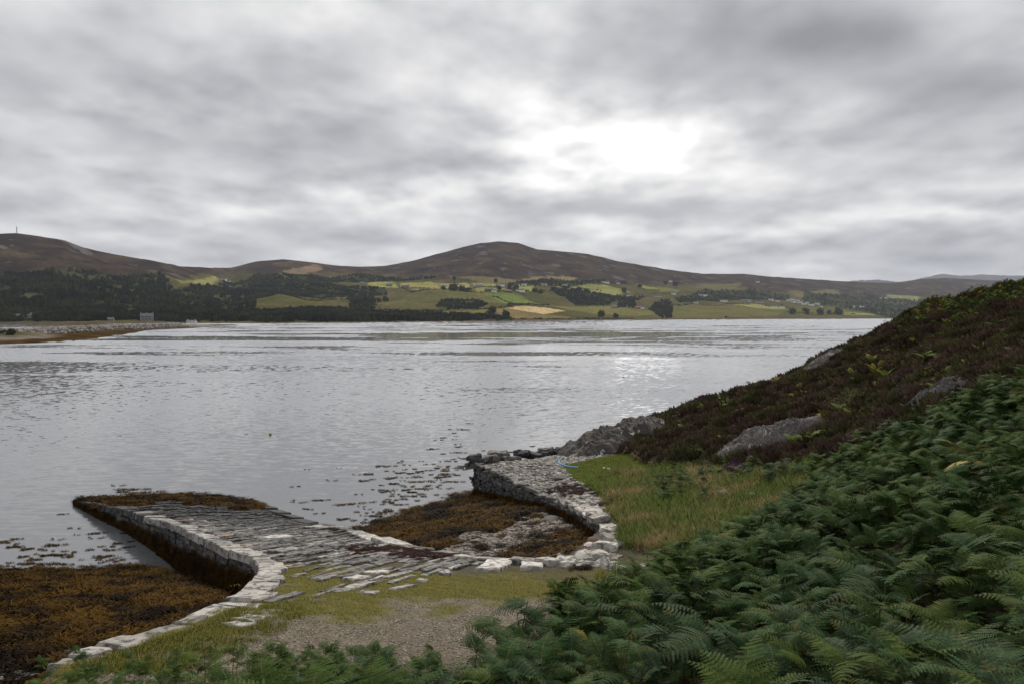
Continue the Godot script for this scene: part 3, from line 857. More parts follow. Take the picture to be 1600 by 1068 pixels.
func house(p: Vector3, wide: float, kind: int, label: String, group := "", called := "house") -> void:
	var o := thing(called, label, "house", p, group)
	o.rotation.y = rng.randf_range(-0.5, 0.5) + atan2(-p.x, -p.z) * -0.3
	var deep := minf(wide * 0.6, 6.5)
	var high := clampf(wide * 0.32, 2.4, 4.6)
	var rise := deep * 0.42
	if label.begins_with("low white building"):
		high = 1.9
		rise = 0.7
	var wc: Color = [Color(0.78, 0.77, 0.74), Color(0.24, 0.21, 0.20), Color(0.11, 0.08, 0.06), Color(0.28, 0.09, 0.07)][kind]
	var rc: Color = [Color(0.10, 0.10, 0.11), Color(0.14, 0.14, 0.15), Color(0.09, 0.07, 0.06), Color(0.26, 0.08, 0.06)][kind]
	var w := wide * 0.5
	var e := deep * 0.5
	var s := Soup.new()
	s.quad(Vector3(-w, -1.5, e), Vector3(-w, high, e), Vector3(w, high, e), Vector3(w, -1.5, e), wc)
	s.quad(Vector3(w, -1.5, -e), Vector3(w, high, -e), Vector3(-w, high, -e), Vector3(-w, -1.5, -e), wc)
	for sx in [-1, 1]:
		s.quad(Vector3(sx * w, -1.5, -e), Vector3(sx * w, high, -e), Vector3(sx * w, high, e), Vector3(sx * w, -1.5, e), wc)
		s.tri(Vector3(sx * w, high, -e), Vector3(sx * w, high + rise, 0), Vector3(sx * w, high, e), wc)
	put("wall", s.mesh(), mats.plain, o)
	var r := Soup.new()
	for sz in [-1, 1]:
		var a := Vector3(-w - 0.3, high - 0.25, sz * (e + 0.35))
		var b := Vector3(-w - 0.3, high + rise + 0.08, 0)
		var k := Vector3(wide + 0.6, 0, 0)
		var up := Vector3(0, 0.22, 0)
		r.quad(a, b, b + k, a + k, rc)
		r.quad(a + up, b + up, b + up + k, a + up + k, rc)
		r.quad(a, a + up, a + up + k, a + k, rc)
	var roof := put("roof", r.mesh(), mats.slate, o)
	for sx in [-1, 1]:
		var ch := Soup.new()
		ch.box(Vector3(sx * (w - 0.7) - 0.45, high + rise * 0.6, -0.4), Vector3(sx * (w - 0.7) + 0.45, high + rise + 1.0, 0.4), wc * 0.8)
		put("chimney", ch.mesh(), mats.plain, roof)
	var n := maxi(2, int(wide / 3.0))
	for i in n:
		var wx := lerpf(-w + 1.2, w - 1.2, i / float(n - 1))
		var win := Soup.new()
		win.box(Vector3(wx - 0.45, 0.9, e - 0.1), Vector3(wx + 0.45, 2.1, e + 0.04), Color.WHITE)
		put("window", win.mesh(), mats.pane, o)

func make_houses() -> void:
	rng.seed = 61
	for h in HOUSES:
		var p := far_at(h[0], h[1])
		house(p, maxf(h[2] * -p.z / FOCAL, 6.0), h[3], h[4])
	for h in VILLAGE:
		var p := far_at(h[0], h[1])
		house(p, maxf(h[2] * -p.z / FOCAL, 7.0), 0, "white house in the clustered village on the far slope", "houses of the far village")
	# the largest house by the shore: two storeys, two gables, tall chimneys
	var p := far_at(229, 500.5)
	var o := thing("shore_house", "large two storey grey house with gables above the rubble breakwater", "house", p)
	o.rotation.y = 0.35
	var wc := Color(0.27, 0.27, 0.28)
	var s := Soup.new()
	s.box(Vector3(-7, -1.5, -3.5), Vector3(7, 5.2, 3.5), wc)
	s.box(Vector3(-5.6, -1.5, 3.5), Vector3(-1.6, 5.2, 5.2), wc)
	s.box(Vector3(1.6, -1.5, 3.5), Vector3(5.6, 5.2, 5.2), wc)
	for sx in [-7.0, 7.0]: s.tri(Vector3(sx, 5.2, -3.5), Vector3(sx, 8.0, 0), Vector3(sx, 5.2, 3.5), wc)
	for cx in [-3.6, 3.6]: s.tri(Vector3(cx - 2, 5.2, 5.2), Vector3(cx, 7.4, 5.2), Vector3(cx + 2, 5.2, 5.2), wc)
	put("wall", s.mesh(), mats.plain, o)
	var r := Soup.new()
	for sz in [-1.0, 1.0]: r.quad(Vector3(-7.3, 5.05, sz * 3.9), Vector3(-7.3, 8.2, 0), Vector3(7.3, 8.2, 0), Vector3(7.3, 5.05, sz * 3.9), Color(0.13, 0.13, 0.145))
	for cx in [-3.6, 3.6]:
		for sx in [-1.0, 1.0]: r.quad(Vector3(cx, 7.55, 5.5), Vector3(cx, 7.55, 0.4), Vector3(cx + sx * 2.4, 5.0, 0.4), Vector3(cx + sx * 2.4, 5.0, 5.5), Color(0.13, 0.13, 0.145))
	var roof := put("roof", r.mesh(), mats.slate, o)
	for cx in [-6.4, 0.0, 6.4]:
		var ch := Soup.new()
		ch.box(Vector3(cx - 0.5, 6.4, -0.6), Vector3(cx + 0.5, 9.8, 0.6), wc * 0.8)
		put("chimney", ch.mesh(), mats.plain, roof)
	for q in [[-4.6, 5.2], [-2.6, 5.2], [2.6, 5.2], [4.6, 5.2], [0.0, 3.5]]:
		for y in [0.8, 3.4]:
			var win := Soup.new()
			win.box(Vector3(q[0] - 0.5, y, q[1] - 0.1), Vector3(q[0] + 0.5, y + 1.4, q[1] + 0.04), Color.WHITE)
			put("window", win.mesh(), mats.pane, o)
	# lattice mast on the hilltop
	var mp := far_at(25.5, 365)
	var mast := thing("lattice_mast", "thin lattice transmitter mast on the dark hilltop", "mast", mp)
	var legs := []
	for k in 3:
		var a := TAU * k / 3.0
		legs.append(Vector3(cos(a), 0, sin(a)))
	for k in 3:
		var t := Soup.new()
		t.tube([legs[k] * 1.3 - Vector3(0, 3, 0), legs[k] * 0.9 + Vector3(0, 18, 0)], [0.25, 0.2], 5, Color(0.05, 0.05, 0.055))
		put("leg", t.mesh(), mats.plain, mast)
	var br := Soup.new()
	for j in 9:
		for k in 3:
			var k2 := (k + 1) % 3
			br.tube([legs[k] * 1.2 + Vector3(0, j * 2.0, 0), legs[k2] * 1.15 + Vector3(0, j * 2.0 + 2.0, 0)], [0.13, 0.13], 4, Color(0.05, 0.05, 0.055))
	put("bracing", br.mesh(), mats.plain, mast)
	for y in [12.0, 15.0, 17.0]:
		var ds := Soup.new()
		ds.tube([Vector3(0.9, y, 0.9), Vector3(1.2, y, 1.5)], [0.9, 1.0], 9, Color(0.2, 0.2, 0.21))
		put("dish", ds.mesh(), mats.plain, mast)

# ---------------------------------------------------------------- rubble breakwater and its foreshore
func make_breakwater() -> void:
	var line := [[-60, 300], [20, 300], [60, 325], [110, 370], [165, 425], [220, 480], [262, 525], [287, 556]]   # column, depth of the crest
	var n := 90
	var crest := []
	for i in n:
		var t := i / (n - 1.0) * (line.size() - 1)
		var k := mini(int(t), line.size() - 2)
		var px := lerpf(line[k][0], line[k + 1][0], t - k)
		var d := lerpf(line[k][1], line[k + 1][1], t - k)
		var high := lerpf(2.2, 2.6, i / (n - 1.0)) * smoothstep(n - 1.0, n - 8.0, i) + 0.3
		crest.append(Vector3((px - 800.0) / FOCAL * d, high, -d))
	var v := PackedVector3Array()
	var c := PackedColorArray()
	var prof := [[-40.0, -0.8], [-7.0, 0.2], [-1.8, 1.0], [1.8, 1.0], [6.5, 0.15], [10.0, -0.7]]
	for i in n:
		for q in prof:
			var y: float = crest[i].y * q[1] if q[1] > 0.3 else q[1]
			v.append(Vector3(crest[i].x + q[0] * -1.0, y, crest[i].z))
			c.append(Color(0.09, 0.075, 0.065))
	var o := thing("breakwater", "long low rubble breakwater of grey boulders reaching into the loch", "breakwater")
	put("core", sheet(prof.size(), n, v, c), mats.hill, o)
	rng.seed = 88
	var stone := pebble_mesh(5)
	var places := []
	var tints := []
	for i in 4200:
		var t := rng.randf() * (n - 2)
		var k := int(t)
		if k < 6 and rng.randf() < 0.8: continue
		var p: Vector3 = crest[k].lerp(crest[k + 1], t - k)
		var u := rng.randf_range(-1.0, 1.0)
		var off := u * 6.5
		var y := p.y * (1.0 - smoothstep(1.8, 7.0, absf(off)) * 0.95)
		var size := rng.randf_range(0.35, 1.0)
		places.append(Transform3D(Basis.from_euler(Vector3(rng.randf(), rng.randf() * TAU, rng.randf())).scaled(Vector3.ONE * size), Vector3(p.x + off, y + rng.randf_range(-0.1, 0.25), p.z + rng.randf_range(-3, 3))))
		tints.append(mixc(Color(0.13, 0.115, 0.10), Color(0.36, 0.33, 0.31), pow(rng.randf(), 1.3)) if y > 0.75 else mixc(Color(0.035, 0.028, 0.02), Color(0.07, 0.05, 0.03), rng.randf()))
	scatter("boulder_rubble", stone, mats.pebble, places, tints, "", "", o)
	# weedy foreshore falling from the breakwater's root to the water, with turf on top
	var fv := PackedVector3Array()
	var fc := PackedColorArray()
	var cols := 70
	var rows := 26
	for j in rows:
		for i in cols:
			var px := -140.0 + 430.0 * i / (cols - 1)
			var near := 8.0 * FOCAL / (lerp_table([[-140, 545], [0, 541], [70, 538], [130, 533], [180, 527], [230, 519], [290, 512.5]], px) - HORIZON)
			var far := lerp_table([[-140, 330], [0, 322], [60, 335], [110, 378], [165, 435], [220, 490], [262, 535], [290, 560]], px)
			var t := j / (rows - 1.0)
			var d := lerpf(near, far, t)
			var x := (px - 800.0) / FOCAL * d
			var b := noise_b.get_noise_2d(x * 0.25, d * 0.12)
			var turf := smoothstep(95.0, 30.0, px + 20.0 * b) * smoothstep(0.42, 0.62, t)
			var y := -0.12 + 0.9 * t * smoothstep(290.0, 120.0, px) + 1.7 * turf * smoothstep(1.0, 0.9, t) + 0.12 * b
			if j == 0: y = -0.4
			fv.append(Vector3(x, y, -d))
			var weed := mixc(Color(0.042, 0.026, 0.012), Color(0.09, 0.058, 0.022), 0.5 + b)
			weed = mixc(weed, Color(0.20, 0.17, 0.15), smoothstep(0.36, 0.46, t + 0.1 * b) * smoothstep(110.0, 60.0, px))
			fc.append(mixc(weed, mixc(Color(0.10, 0.09, 0.035), Color(0.06, 0.07, 0.025), 0.5 + b), turf))
	tag(put("foreshore", sheet(cols, rows, fv, fc), mats.hill), "brown weedy foreshore and turf at the breakwater's root", "foreshore", "", "structure")
	rng.seed = 93
	var bush := crown_mesh(107, 0.7)
	var bp := []
	var bt := []
	for i in 60:
		var px := rng.randf_range(-120, 18)
		var d := rng.randf_range(275, 310)
		bp.append(Transform3D(Basis(Vector3.UP, rng.randf() * TAU).scaled(Vector3(2.6, rng.randf_range(1.0, 2.4), 2.6)), Vector3((px - 800.0) / FOCAL * d, 1.6, -d)))
		bt.append(mixc(Color(0.025, 0.03, 0.015), Color(0.05, 0.055, 0.02), rng.randf()))
	scatter("scrub", bush, mats.crown, bp, bt, "dark low scrub on the turf at the breakwater's root", "scrub")
	# low sand and shingle bar past the breakwater's end
	var sv := PackedVector3Array()
	var scol := PackedColorArray()
	for j in 6:
		for i in 50:
			var t := i / 49.0
			var px := lerpf(40, 372, t)
			var dn := lerp_table([[40, 700], [200, 690], [290, 600], [340, 640], [372, 690]], px)
			var df := lerp_table([[40, 780], [200, 800], [290, 780], [340, 740], [372, 694]], px)
			var w: float = [-0.3, 0.25, 0.7, 0.75, 0.4, -0.3][j]
			var d := lerpf(dn, df, j / 5.0)
			sv.append(Vector3((px - 800.0) / FOCAL * d, w * (0.2 if i == 0 or i == 49 else 1.0) - 0.02, -d))
			scol.append(mixc(Color(0.09, 0.065, 0.04), Color(0.24, 0.20, 0.17), smoothstep(270, 300, px) * smoothstep(345, 320, px) + 0.3 * noise_b.get_noise_2d(px, d * 0.1)))
	tag(put("sand_bar", sheet(50, 6, sv, scol), mats.hill), "low brown sand and shingle bar past the breakwater's end", "sand bar", "", "structure")

func pebble_mesh(seed_: int) -> ArrayMesh:
	rng.seed = seed_
	var s := Soup.new()
	var pts := []
	for j in 4:
		var ring := []
		for i in 6:
			var a := TAU * (i + 0.5 * (j % 2)) / 6.0
			var e := PI * (j / 3.0 - 0.5) * 0.86
			ring.append(Vector3(cos(a) * cos(e), sin(e) * 0.62, sin(a) * cos(e)) * rng.randf_range(0.75, 1.15))
		pts.append(ring)
	for j in 3:
		for i in 6: s.quad(pts[j][i], pts[j][(i + 1) % 6], pts[j + 1][(i + 1) % 6], pts[j + 1][i], Color.WHITE)
	for i in range(1, 5):
		s.tri(pts[3][0], pts[3][i], pts[3][i + 1], Color.WHITE)
		s.tri(pts[0][0], pts[0][i + 1], pts[0][i], Color.WHITE)
	return s.mesh()

# ---------------------------------------------------------------- stonework
# a stone from its outline (local x, z): worn edges all round, top face at y = 0
func slab_mesh(outline: PackedVector2Array, thick: float, bevel: float, rough: float, col: Color) -> ArrayMesh:
	var s := Soup.new()
	var mid := Vector2.ZERO
	for p in outline: mid += p
	mid /= outline.size()
	var low := []
	var side := []
	var top := []
	for p in outline:
		var inward := (mid - p)
		var b := minf(bevel * rng.randf_range(0.5, 1.8), inward.length() * 0.4)
		var q := p + inward.normalized() * b
		low.append(Vector3(p.x, -thick, p.y))
		side.append(Vector3(p.x, -b * 0.9, p.y))
		top.append(Vector3(q.x, rng.randf_range(-rough, rough), q.y))
	var heart := Vector3(mid.x, rng.randf_range(-rough, rough), mid.y)
	var n := outline.size()
	for i in n:
		var j := (i + 1) % n
		var tone := col * rng.randf_range(0.9, 1.08)
		s.quad(low[i], low[j], side[j], side[i], col)
		s.quad(side[i], side[j], top[j], top[i], tone)
		s.tri(top[i], top[j], heart, tone)
	return s.mesh()
func rough_rect(lx: float, lz: float, jit: float) -> PackedVector2Array:
	var a := PackedVector2Array()
	for p in [[-0.5, -0.5], [-0.1, -0.5], [0.28, -0.5], [0.5, -0.5], [0.5, 0.05], [0.5, 0.5], [0.15, 0.5], [-0.25, 0.5], [-0.5, 0.5], [-0.5, 0.0]]:
		a.append(Vector2(p[0] * lx + rng.randf_range(-jit, jit) * lx * 0.5, p[1] * lz + rng.randf_range(-jit, jit) * lz))
	return a
func path_length(a: PackedVector2Array) -> float:
	var t := 0.0
	for i in a.size() - 1: t += a[i].distance_to(a[i + 1])
	return t
func path_at(a: PackedVector2Array, s: float) -> Array:       # [point, direction]
	for i in a.size() - 1:
		var l := a[i].distance_to(a[i + 1])
		if s <= l or i == a.size() - 2: return [a[i].lerp(a[i + 1], s / l), (a[i + 1] - a[i]) / l]
		s -= l
	return [a[0], Vector2.RIGHT]

var ramp_basis := Basis()
func ramp_local(p: Vector2, origin: Vector3) -> Vector2:
	var q := ramp_basis.inverse() * (Vector3(p.x, ramp_height(p.x, p.y), -p.y) - origin)
	return Vector2(q.x, q.z)

# the tide has darkened the stones below about half-tide; above, they are bleached and lichened
func stone_color(h: float, pale: float) -> Color:
	var dry := mixc(Color(0.16, 0.15, 0.135), Color(0.46, 0.44, 0.41), pale)
	return mixc(Color(0.055, 0.055, 0.055), dry, smoothstep(0.8, 1.3, h + rng.randf_range(-0.2, 0.2)))

# stones laid along an edge, outer side flush with the line (side: +1 keeps them left of the walking direction in plan)
func lay_caps(owner_: Node3D, line: PackedVector2Array, from: float, to: float, side: float, widths: Vector2, lengths: Vector2, lift: float) -> void:
	var s := from
	while s < to - 0.2:
		var l := minf(rng.randf_range(lengths.x, lengths.y), to - s)
		var w0 := rng.randf_range(widths.x, widths.y)
		var w1 := w0 * rng.randf_range(0.85, 1.15)
		var pts := []
		for k in 4:
			var q := path_at(line, s + 0.012 + (l - 0.024) * k / 3.0)
			pts.append(q)
		var mid: Vector2 = pts[1][0].lerp(pts[2][0], 0.5)
		var origin := Vector3(mid.x, ramp_height(mid.x, mid.y) + lift + rng.randf_range(-0.035, 0.025), -mid.y)
		var out := PackedVector2Array()
		for k in 4:
			var nrm := Vector2(-pts[k][1].y, pts[k][1].x) * side
			out.append(ramp_local(pts[k][0] - nrm * rng.randf_range(0.0, 0.05), origin))
		for k in range(3, -1, -1):
			var d0: Vector2 = pts[1][1].lerp(pts[2][1], 0.5).normalized()
			var nrm := (Vector2(-d0.y, d0.x) * 0.6 + Vector2(-pts[k][1].y, pts[k][1].x) * 0.4).normalized() * side
			out.append(ramp_local(pts[k][0] + nrm * lerpf(w0, w1, k / 3.0) * rng.randf_range(0.92, 1.06), origin))
		var o := put("capstone", slab_mesh(out, 0.20, 0.025, 0.016, stone_color(origin.y + 0.1, rng.randf_range(0.2, 1.0))), mats.stone, owner_)
		o.transform = Transform3D(ramp_basis * Basis.from_euler(Vector3(rng.randf_range(-0.045, 0.045), rng.randf_range(-0.04, 0.04), rng.randf_range(-0.045, 0.045))), origin)
		s += l

# dry-stone face under an edge line; top(s) and foot(s) are heights
func lay_face(owner_: Node3D, line: PackedVector2Array, from: float, to: float, out_side: float, tops: Callable, foot: Callable, blocks: Array) -> int:
	var made := 0
	var course := 0
	var drop := 0.16
	while drop < 2.2:
		var hgt := rng.randf_range(0.13, 0.22)
		var s := from + rng.randf_range(0.0, 0.3)
		while s < to:
			var l := rng.randf_range(0.28, 0.75)
			var q := path_at(line, s + l * 0.5)
			var top_h: float = tops.call(s + l * 0.5)
			var y := top_h - drop - hgt * 0.5
			if y > foot.call(q[0]) - 0.12 and s + l < to + 0.2:
				var dir: Vector2 = q[1]
				var along := Vector3(dir.x, 0, -dir.y)
				var outw := Vector3(-dir.y, 0, -dir.x) * out_side
				var e: float = (tops.call(s + l) - tops.call(s)) / l
				along = (along + Vector3(0, e, 0)).normalized()
				var upw := along.cross(outw).normalized()
				if upw.y < 0: upw = -upw
				var pos := Vector3(q[0].x, y, -q[0].y) + outw * rng.randf_range(-0.05, 0.035)
				var tone := 0.0 if y < 0.9 else rng.randf_range(0.0, 0.35)
				var k := clampi(int((rng.randf() + (1.0 if y > 1.1 else 0.0)) * blocks.size() * 0.5), 0, blocks.size() - 1)
				var o := put("wall_stone", blocks[k], mats.wet_stone if y < 1.2 else mats.stone, owner_)
				o.transform = Transform3D(Basis(along * (l - 0.015), outw * 0.34, upw * (hgt - 0.012)), pos)
				made += 1
			s += l
		drop += hgt
		course += 1
	return made

func make_slipway() -> void:
	rng.seed = 301
	var a := Vector3(1, -0.035, 0).normalized()
	var up := Vector3(0.035, 1.0, -0.187).normalized()
	ramp_basis = Basis(a, up, a.cross(up))
	var at := on_ramp(420, 840)
	var o := thing("stone_slipway", "old stone slipway of upright slabs with pale kerbs running into the loch", "slipway")
	# kerbs
	lay_caps(o, cove_edge, 0.0, 26.5, 1.0, Vector2(0.36, 0.66), Vector2(0.45, 1.45), 0.03)
	lay_caps(o, cove_edge, 26.5, 29.5, 1.0, Vector2(0.24, 0.44), Vector2(0.4, 1.2), 0.03)
	lay_caps(o, cove_edge, 29.5, path_length(cove_edge) - 0.5, 1.0, Vector2(0.16, 0.36), Vector2(0.22, 0.75), 0.02)
	lay_caps(o, bay_edge, 0.6, path_length(bay_edge), -1.0, Vector2(0.35, 0.6), Vector2(0.8, 1.9), 0.045)
	lay_caps(o, PackedVector2Array([on_ramp(852, 877.5), on_ramp(880, 883), on_ramp(905, 885.5), on_ramp(955, 887), on_ramp(1005, 887.5)]), 0.0, 2.2, -1.0, Vector2(0.24, 0.4), Vector2(0.4, 0.9), 0.16)
	# face towards the cove
	var blocks := []
	for k in 14:
		blocks.append(slab_mesh(rough_rect(1, 1, 0.05), 1.0, 0.07, 0.05, mixc(Color(0.045, 0.045, 0.047), Color(0.15, 0.14, 0.13), k / 13.0)))
	var tops := func(s: float) -> float:
		var q = path_at(cove_edge, s)
		return ramp_height(q[0].x, q[0].y) + 0.06
	var foot := func(p: Vector2) -> float: return maxf(cove_height(p.x, p.y), -0.25)
	lay_face(o, cove_edge, 0.3, 26.0, -1.0, tops, foot, blocks)
	# paving: thin slabs on edge, in courses
	var c0 := on_ramp(387, 847)
	var c1 := on_ramp(484, 833)
	var u := (c1 - c0).normalized()
	var w := Vector2(-u.y, u.x)
	var area := PackedVector2Array()
	area = slip_area
	var setts := []
	for k in 16:
		setts.append(slab_mesh(rough_rect(1, 1, 0.05), 1.0, 0.05, 0.06, grey(1.0)))
	var toned := []
	for k in 9:
		var m: StandardMaterial3D = mats.stone.duplicate()
		m.albedo_color = [Color(0.085, 0.085, 0.085), Color(0.125, 0.12, 0.115), Color(0.165, 0.157, 0.15), Color(0.21, 0.20, 0.19), Color(0.28, 0.265, 0.25), Color(0.40, 0.385, 0.36), Color(0.055, 0.056, 0.06), Color(0.075, 0.075, 0.075), Color(0.28, 0.21, 0.17)][k].linear_to_srgb()
		toned.append(m)
	var list := []
	var v := -16.0
	while v < 16.0:
		var thick := rng.randf_range(0.09, 0.24)
		var s := -20.0 + rng.randf()
		while s < 20.0:
			var l := rng.randf_range(0.35, 1.3) * (1.3 if thick > 0.17 else 1.0)
			var p := c0 + u * (s + l * 0.5) + w * (v + thick * 0.5)
			var e0 := c0 + u * (s + 0.05) + w * (v + thick * 0.5)
			var e1 := c0 + u * (s + l - 0.05) + w * (v + thick * 0.5)
			if Geometry2D.is_point_in_polygon(e0, area) and Geometry2D.is_point_in_polygon(e1, area) and edge_gap(cove_edge, p.x, p.y) > 0.55 and edge_gap(bay_edge, p.x, p.y) > 0.6:
				var moss := smoothstep(19.5, 14.5, p.y + 0.15 * p.x + 2.5 * noise_a.get_noise_2d(p.x, p.y))
				if rng.randf() > moss * 0.75 and ramp_height(p.x, p.y) > -0.2:
					list.append([p, l, thick, moss])
			s += l + 0.01
		v += thick + rng.randf_range(0.0, 0.025)
	list.sort_custom(func(q1, q2): return q1[1] * q1[2] / pow(q1[0].y, 3.0) > q2[1] * q2[2] / pow(q2[0].y, 3.0))
	var places := []
	var tints := []
	for i in list.size():
		var q = list[i]
		var p: Vector2 = q[0]
		var h := ramp_height(p.x, p.y)
		var yaw := atan2(u.y, u.x) + rng.randf_range(-0.03, 0.03)
		var b := ramp_basis * Basis(Vector3.UP, yaw) * Basis.from_euler(Vector3(rng.randf_range(-0.05, 0.05), 0, rng.randf_range(-0.012, 0.012)))
		b = b * Basis.from_scale(Vector3(q[1] - 0.012, 0.22, q[2] - 0.012))
		var tr := Transform3D(b, Vector3(p.x, h + rng.randf_range(-0.02, 0.018) - 0.012 * q[3], -p.y))
		var k := rng.randi_range(0, 5)
		if rng.randf() < 0.4: k = rng.randi_range(1, 3)
		if h < 0.92 + 0.04 * (p.x + 12.0) + rng.randf_range(-0.2, 0.2): k = rng.randi_range(6, 7)
		elif rng.randf() < 0.03: k = 8
		if i < 300:
			var st := put("paving_slab", setts[rng.randi_range(0, 15)], toned[k], o)
			st.transform = tr
		else:
			places.append(tr)
			tints.append(toned[k].albedo_color.srgb_to_linear())
	scatter("small_paving", setts[3], mats.stone, places, tints, "", "", o)
	# loose flat stones let into the turf above the paving, and the long tie stones of the bay kerb
	for e in [[410, 958, 0.55, 0.3], [392, 966, 0.35, 0.2], [372, 975, 0.3, 0.18], [556, 902, 0.6, 0.16], [562, 914, 0.9, 0.12], [575, 925, 0.35, 0.16], [590, 893, 0.5, 0.18], [402, 931, 0.9, 0.2], [695, 893, 0.4, 0.1], [628, 917, 0.7, 0.1], [660, 906, 0.3, 0.1], [500, 822, 1.1, 0.35], [610, 862, 1.2, 0.25], [430, 838, 1.2, 0.3], [448, 858, 1.0, 0.22]]:
		var p := on_ramp(e[0], e[1])
		var st := put("paving_slab", slab_mesh(rough_rect(e[2], e[3] * 2.0, 0.12), 0.18, 0.02, 0.01, mixc(Color(0.30, 0.28, 0.26), Color(0.5, 0.48, 0.45), rng.randf())), mats.stone, o)
		st.transform = Transform3D(ramp_basis * Basis(Vector3.UP, atan2(u.y, u.x) + rng.randf_range(-0.2, 0.2)), Vector3(p.x, ramp_height(p.x, p.y) + 0.02, -p.y))
	var ties := [[[742, 891], [762, 877], [805, 874], [780, 890]], [[812, 888], [815, 876], [848, 877], [850, 886]]]
	for t in ties:
		var org := on_ramp(t[0][0], t[0][1])
		var origin := Vector3(org.x, ramp_height(org.x, org.y) + 0.05, -org.y)
		var out := PackedVector2Array()
		for k in 4:
			var p0 := on_ramp(t[k][0], t[k][1])
			var p1 := on_ramp(t[(k + 1) % 4][0], t[(k + 1) % 4][1])
			for z in 2: out.append(ramp_local(p0.lerp(p1, z * 0.5), origin) + Vector2(rng.randf_range(-0.03, 0.03), rng.randf_range(-0.03, 0.03)))
		var st := put("capstone", slab_mesh(out, 0.22, 0.03, 0.01, Color(0.55, 0.52, 0.48)), mats.stone, o)
		st.transform = Transform3D(ramp_basis, origin)

func rock_lump(radii: Vector3, seed_: int, col: Color, crag := 0.25, n := 18, facets := 1.0) -> ArrayMesh:
	var fn := FastNoiseLite.new()
	fn.seed = seed_
	fn.frequency = 1.1 * facets
	fn.fractal_octaves = 4
	fn.noise_type = FastNoiseLite.TYPE_CELLULAR if crag > 0.3 else FastNoiseLite.TYPE_SIMPLEX
	var s := Soup.new()
	var pts := []
	for j in n / 2 + 1:
		var ring := []
		for i in n:
			var a := TAU * i / n
			var e := PI * (float(j) / (n / 2) - 0.5)
			var u := Vector3(cos(a) * cos(e), sin(e), sin(a) * cos(e))
			u = Vector3(signf(u.x) * pow(absf(u.x), 0.75), signf(u.y) * pow(absf(u.y), 0.7), signf(u.z) * pow(absf(u.z), 0.75))
			var k := 1.0 + crag * fn.get_noise_3d(u.x * 1.7, u.y * 2.4, u.z * 1.7) + crag * 0.4 * fn.get_noise_3d(u.x * 5.0, u.y * 9.0 + 7.0, u.z * 5.0)
			ring.append(u * radii * k)
		pts.append(ring)
	for j in n / 2:
		for i in n: s.quad(pts[j][i], pts[j][(i + 1) % n], pts[j + 1][(i + 1) % n], pts[j + 1][i], col)
	return s.mesh()

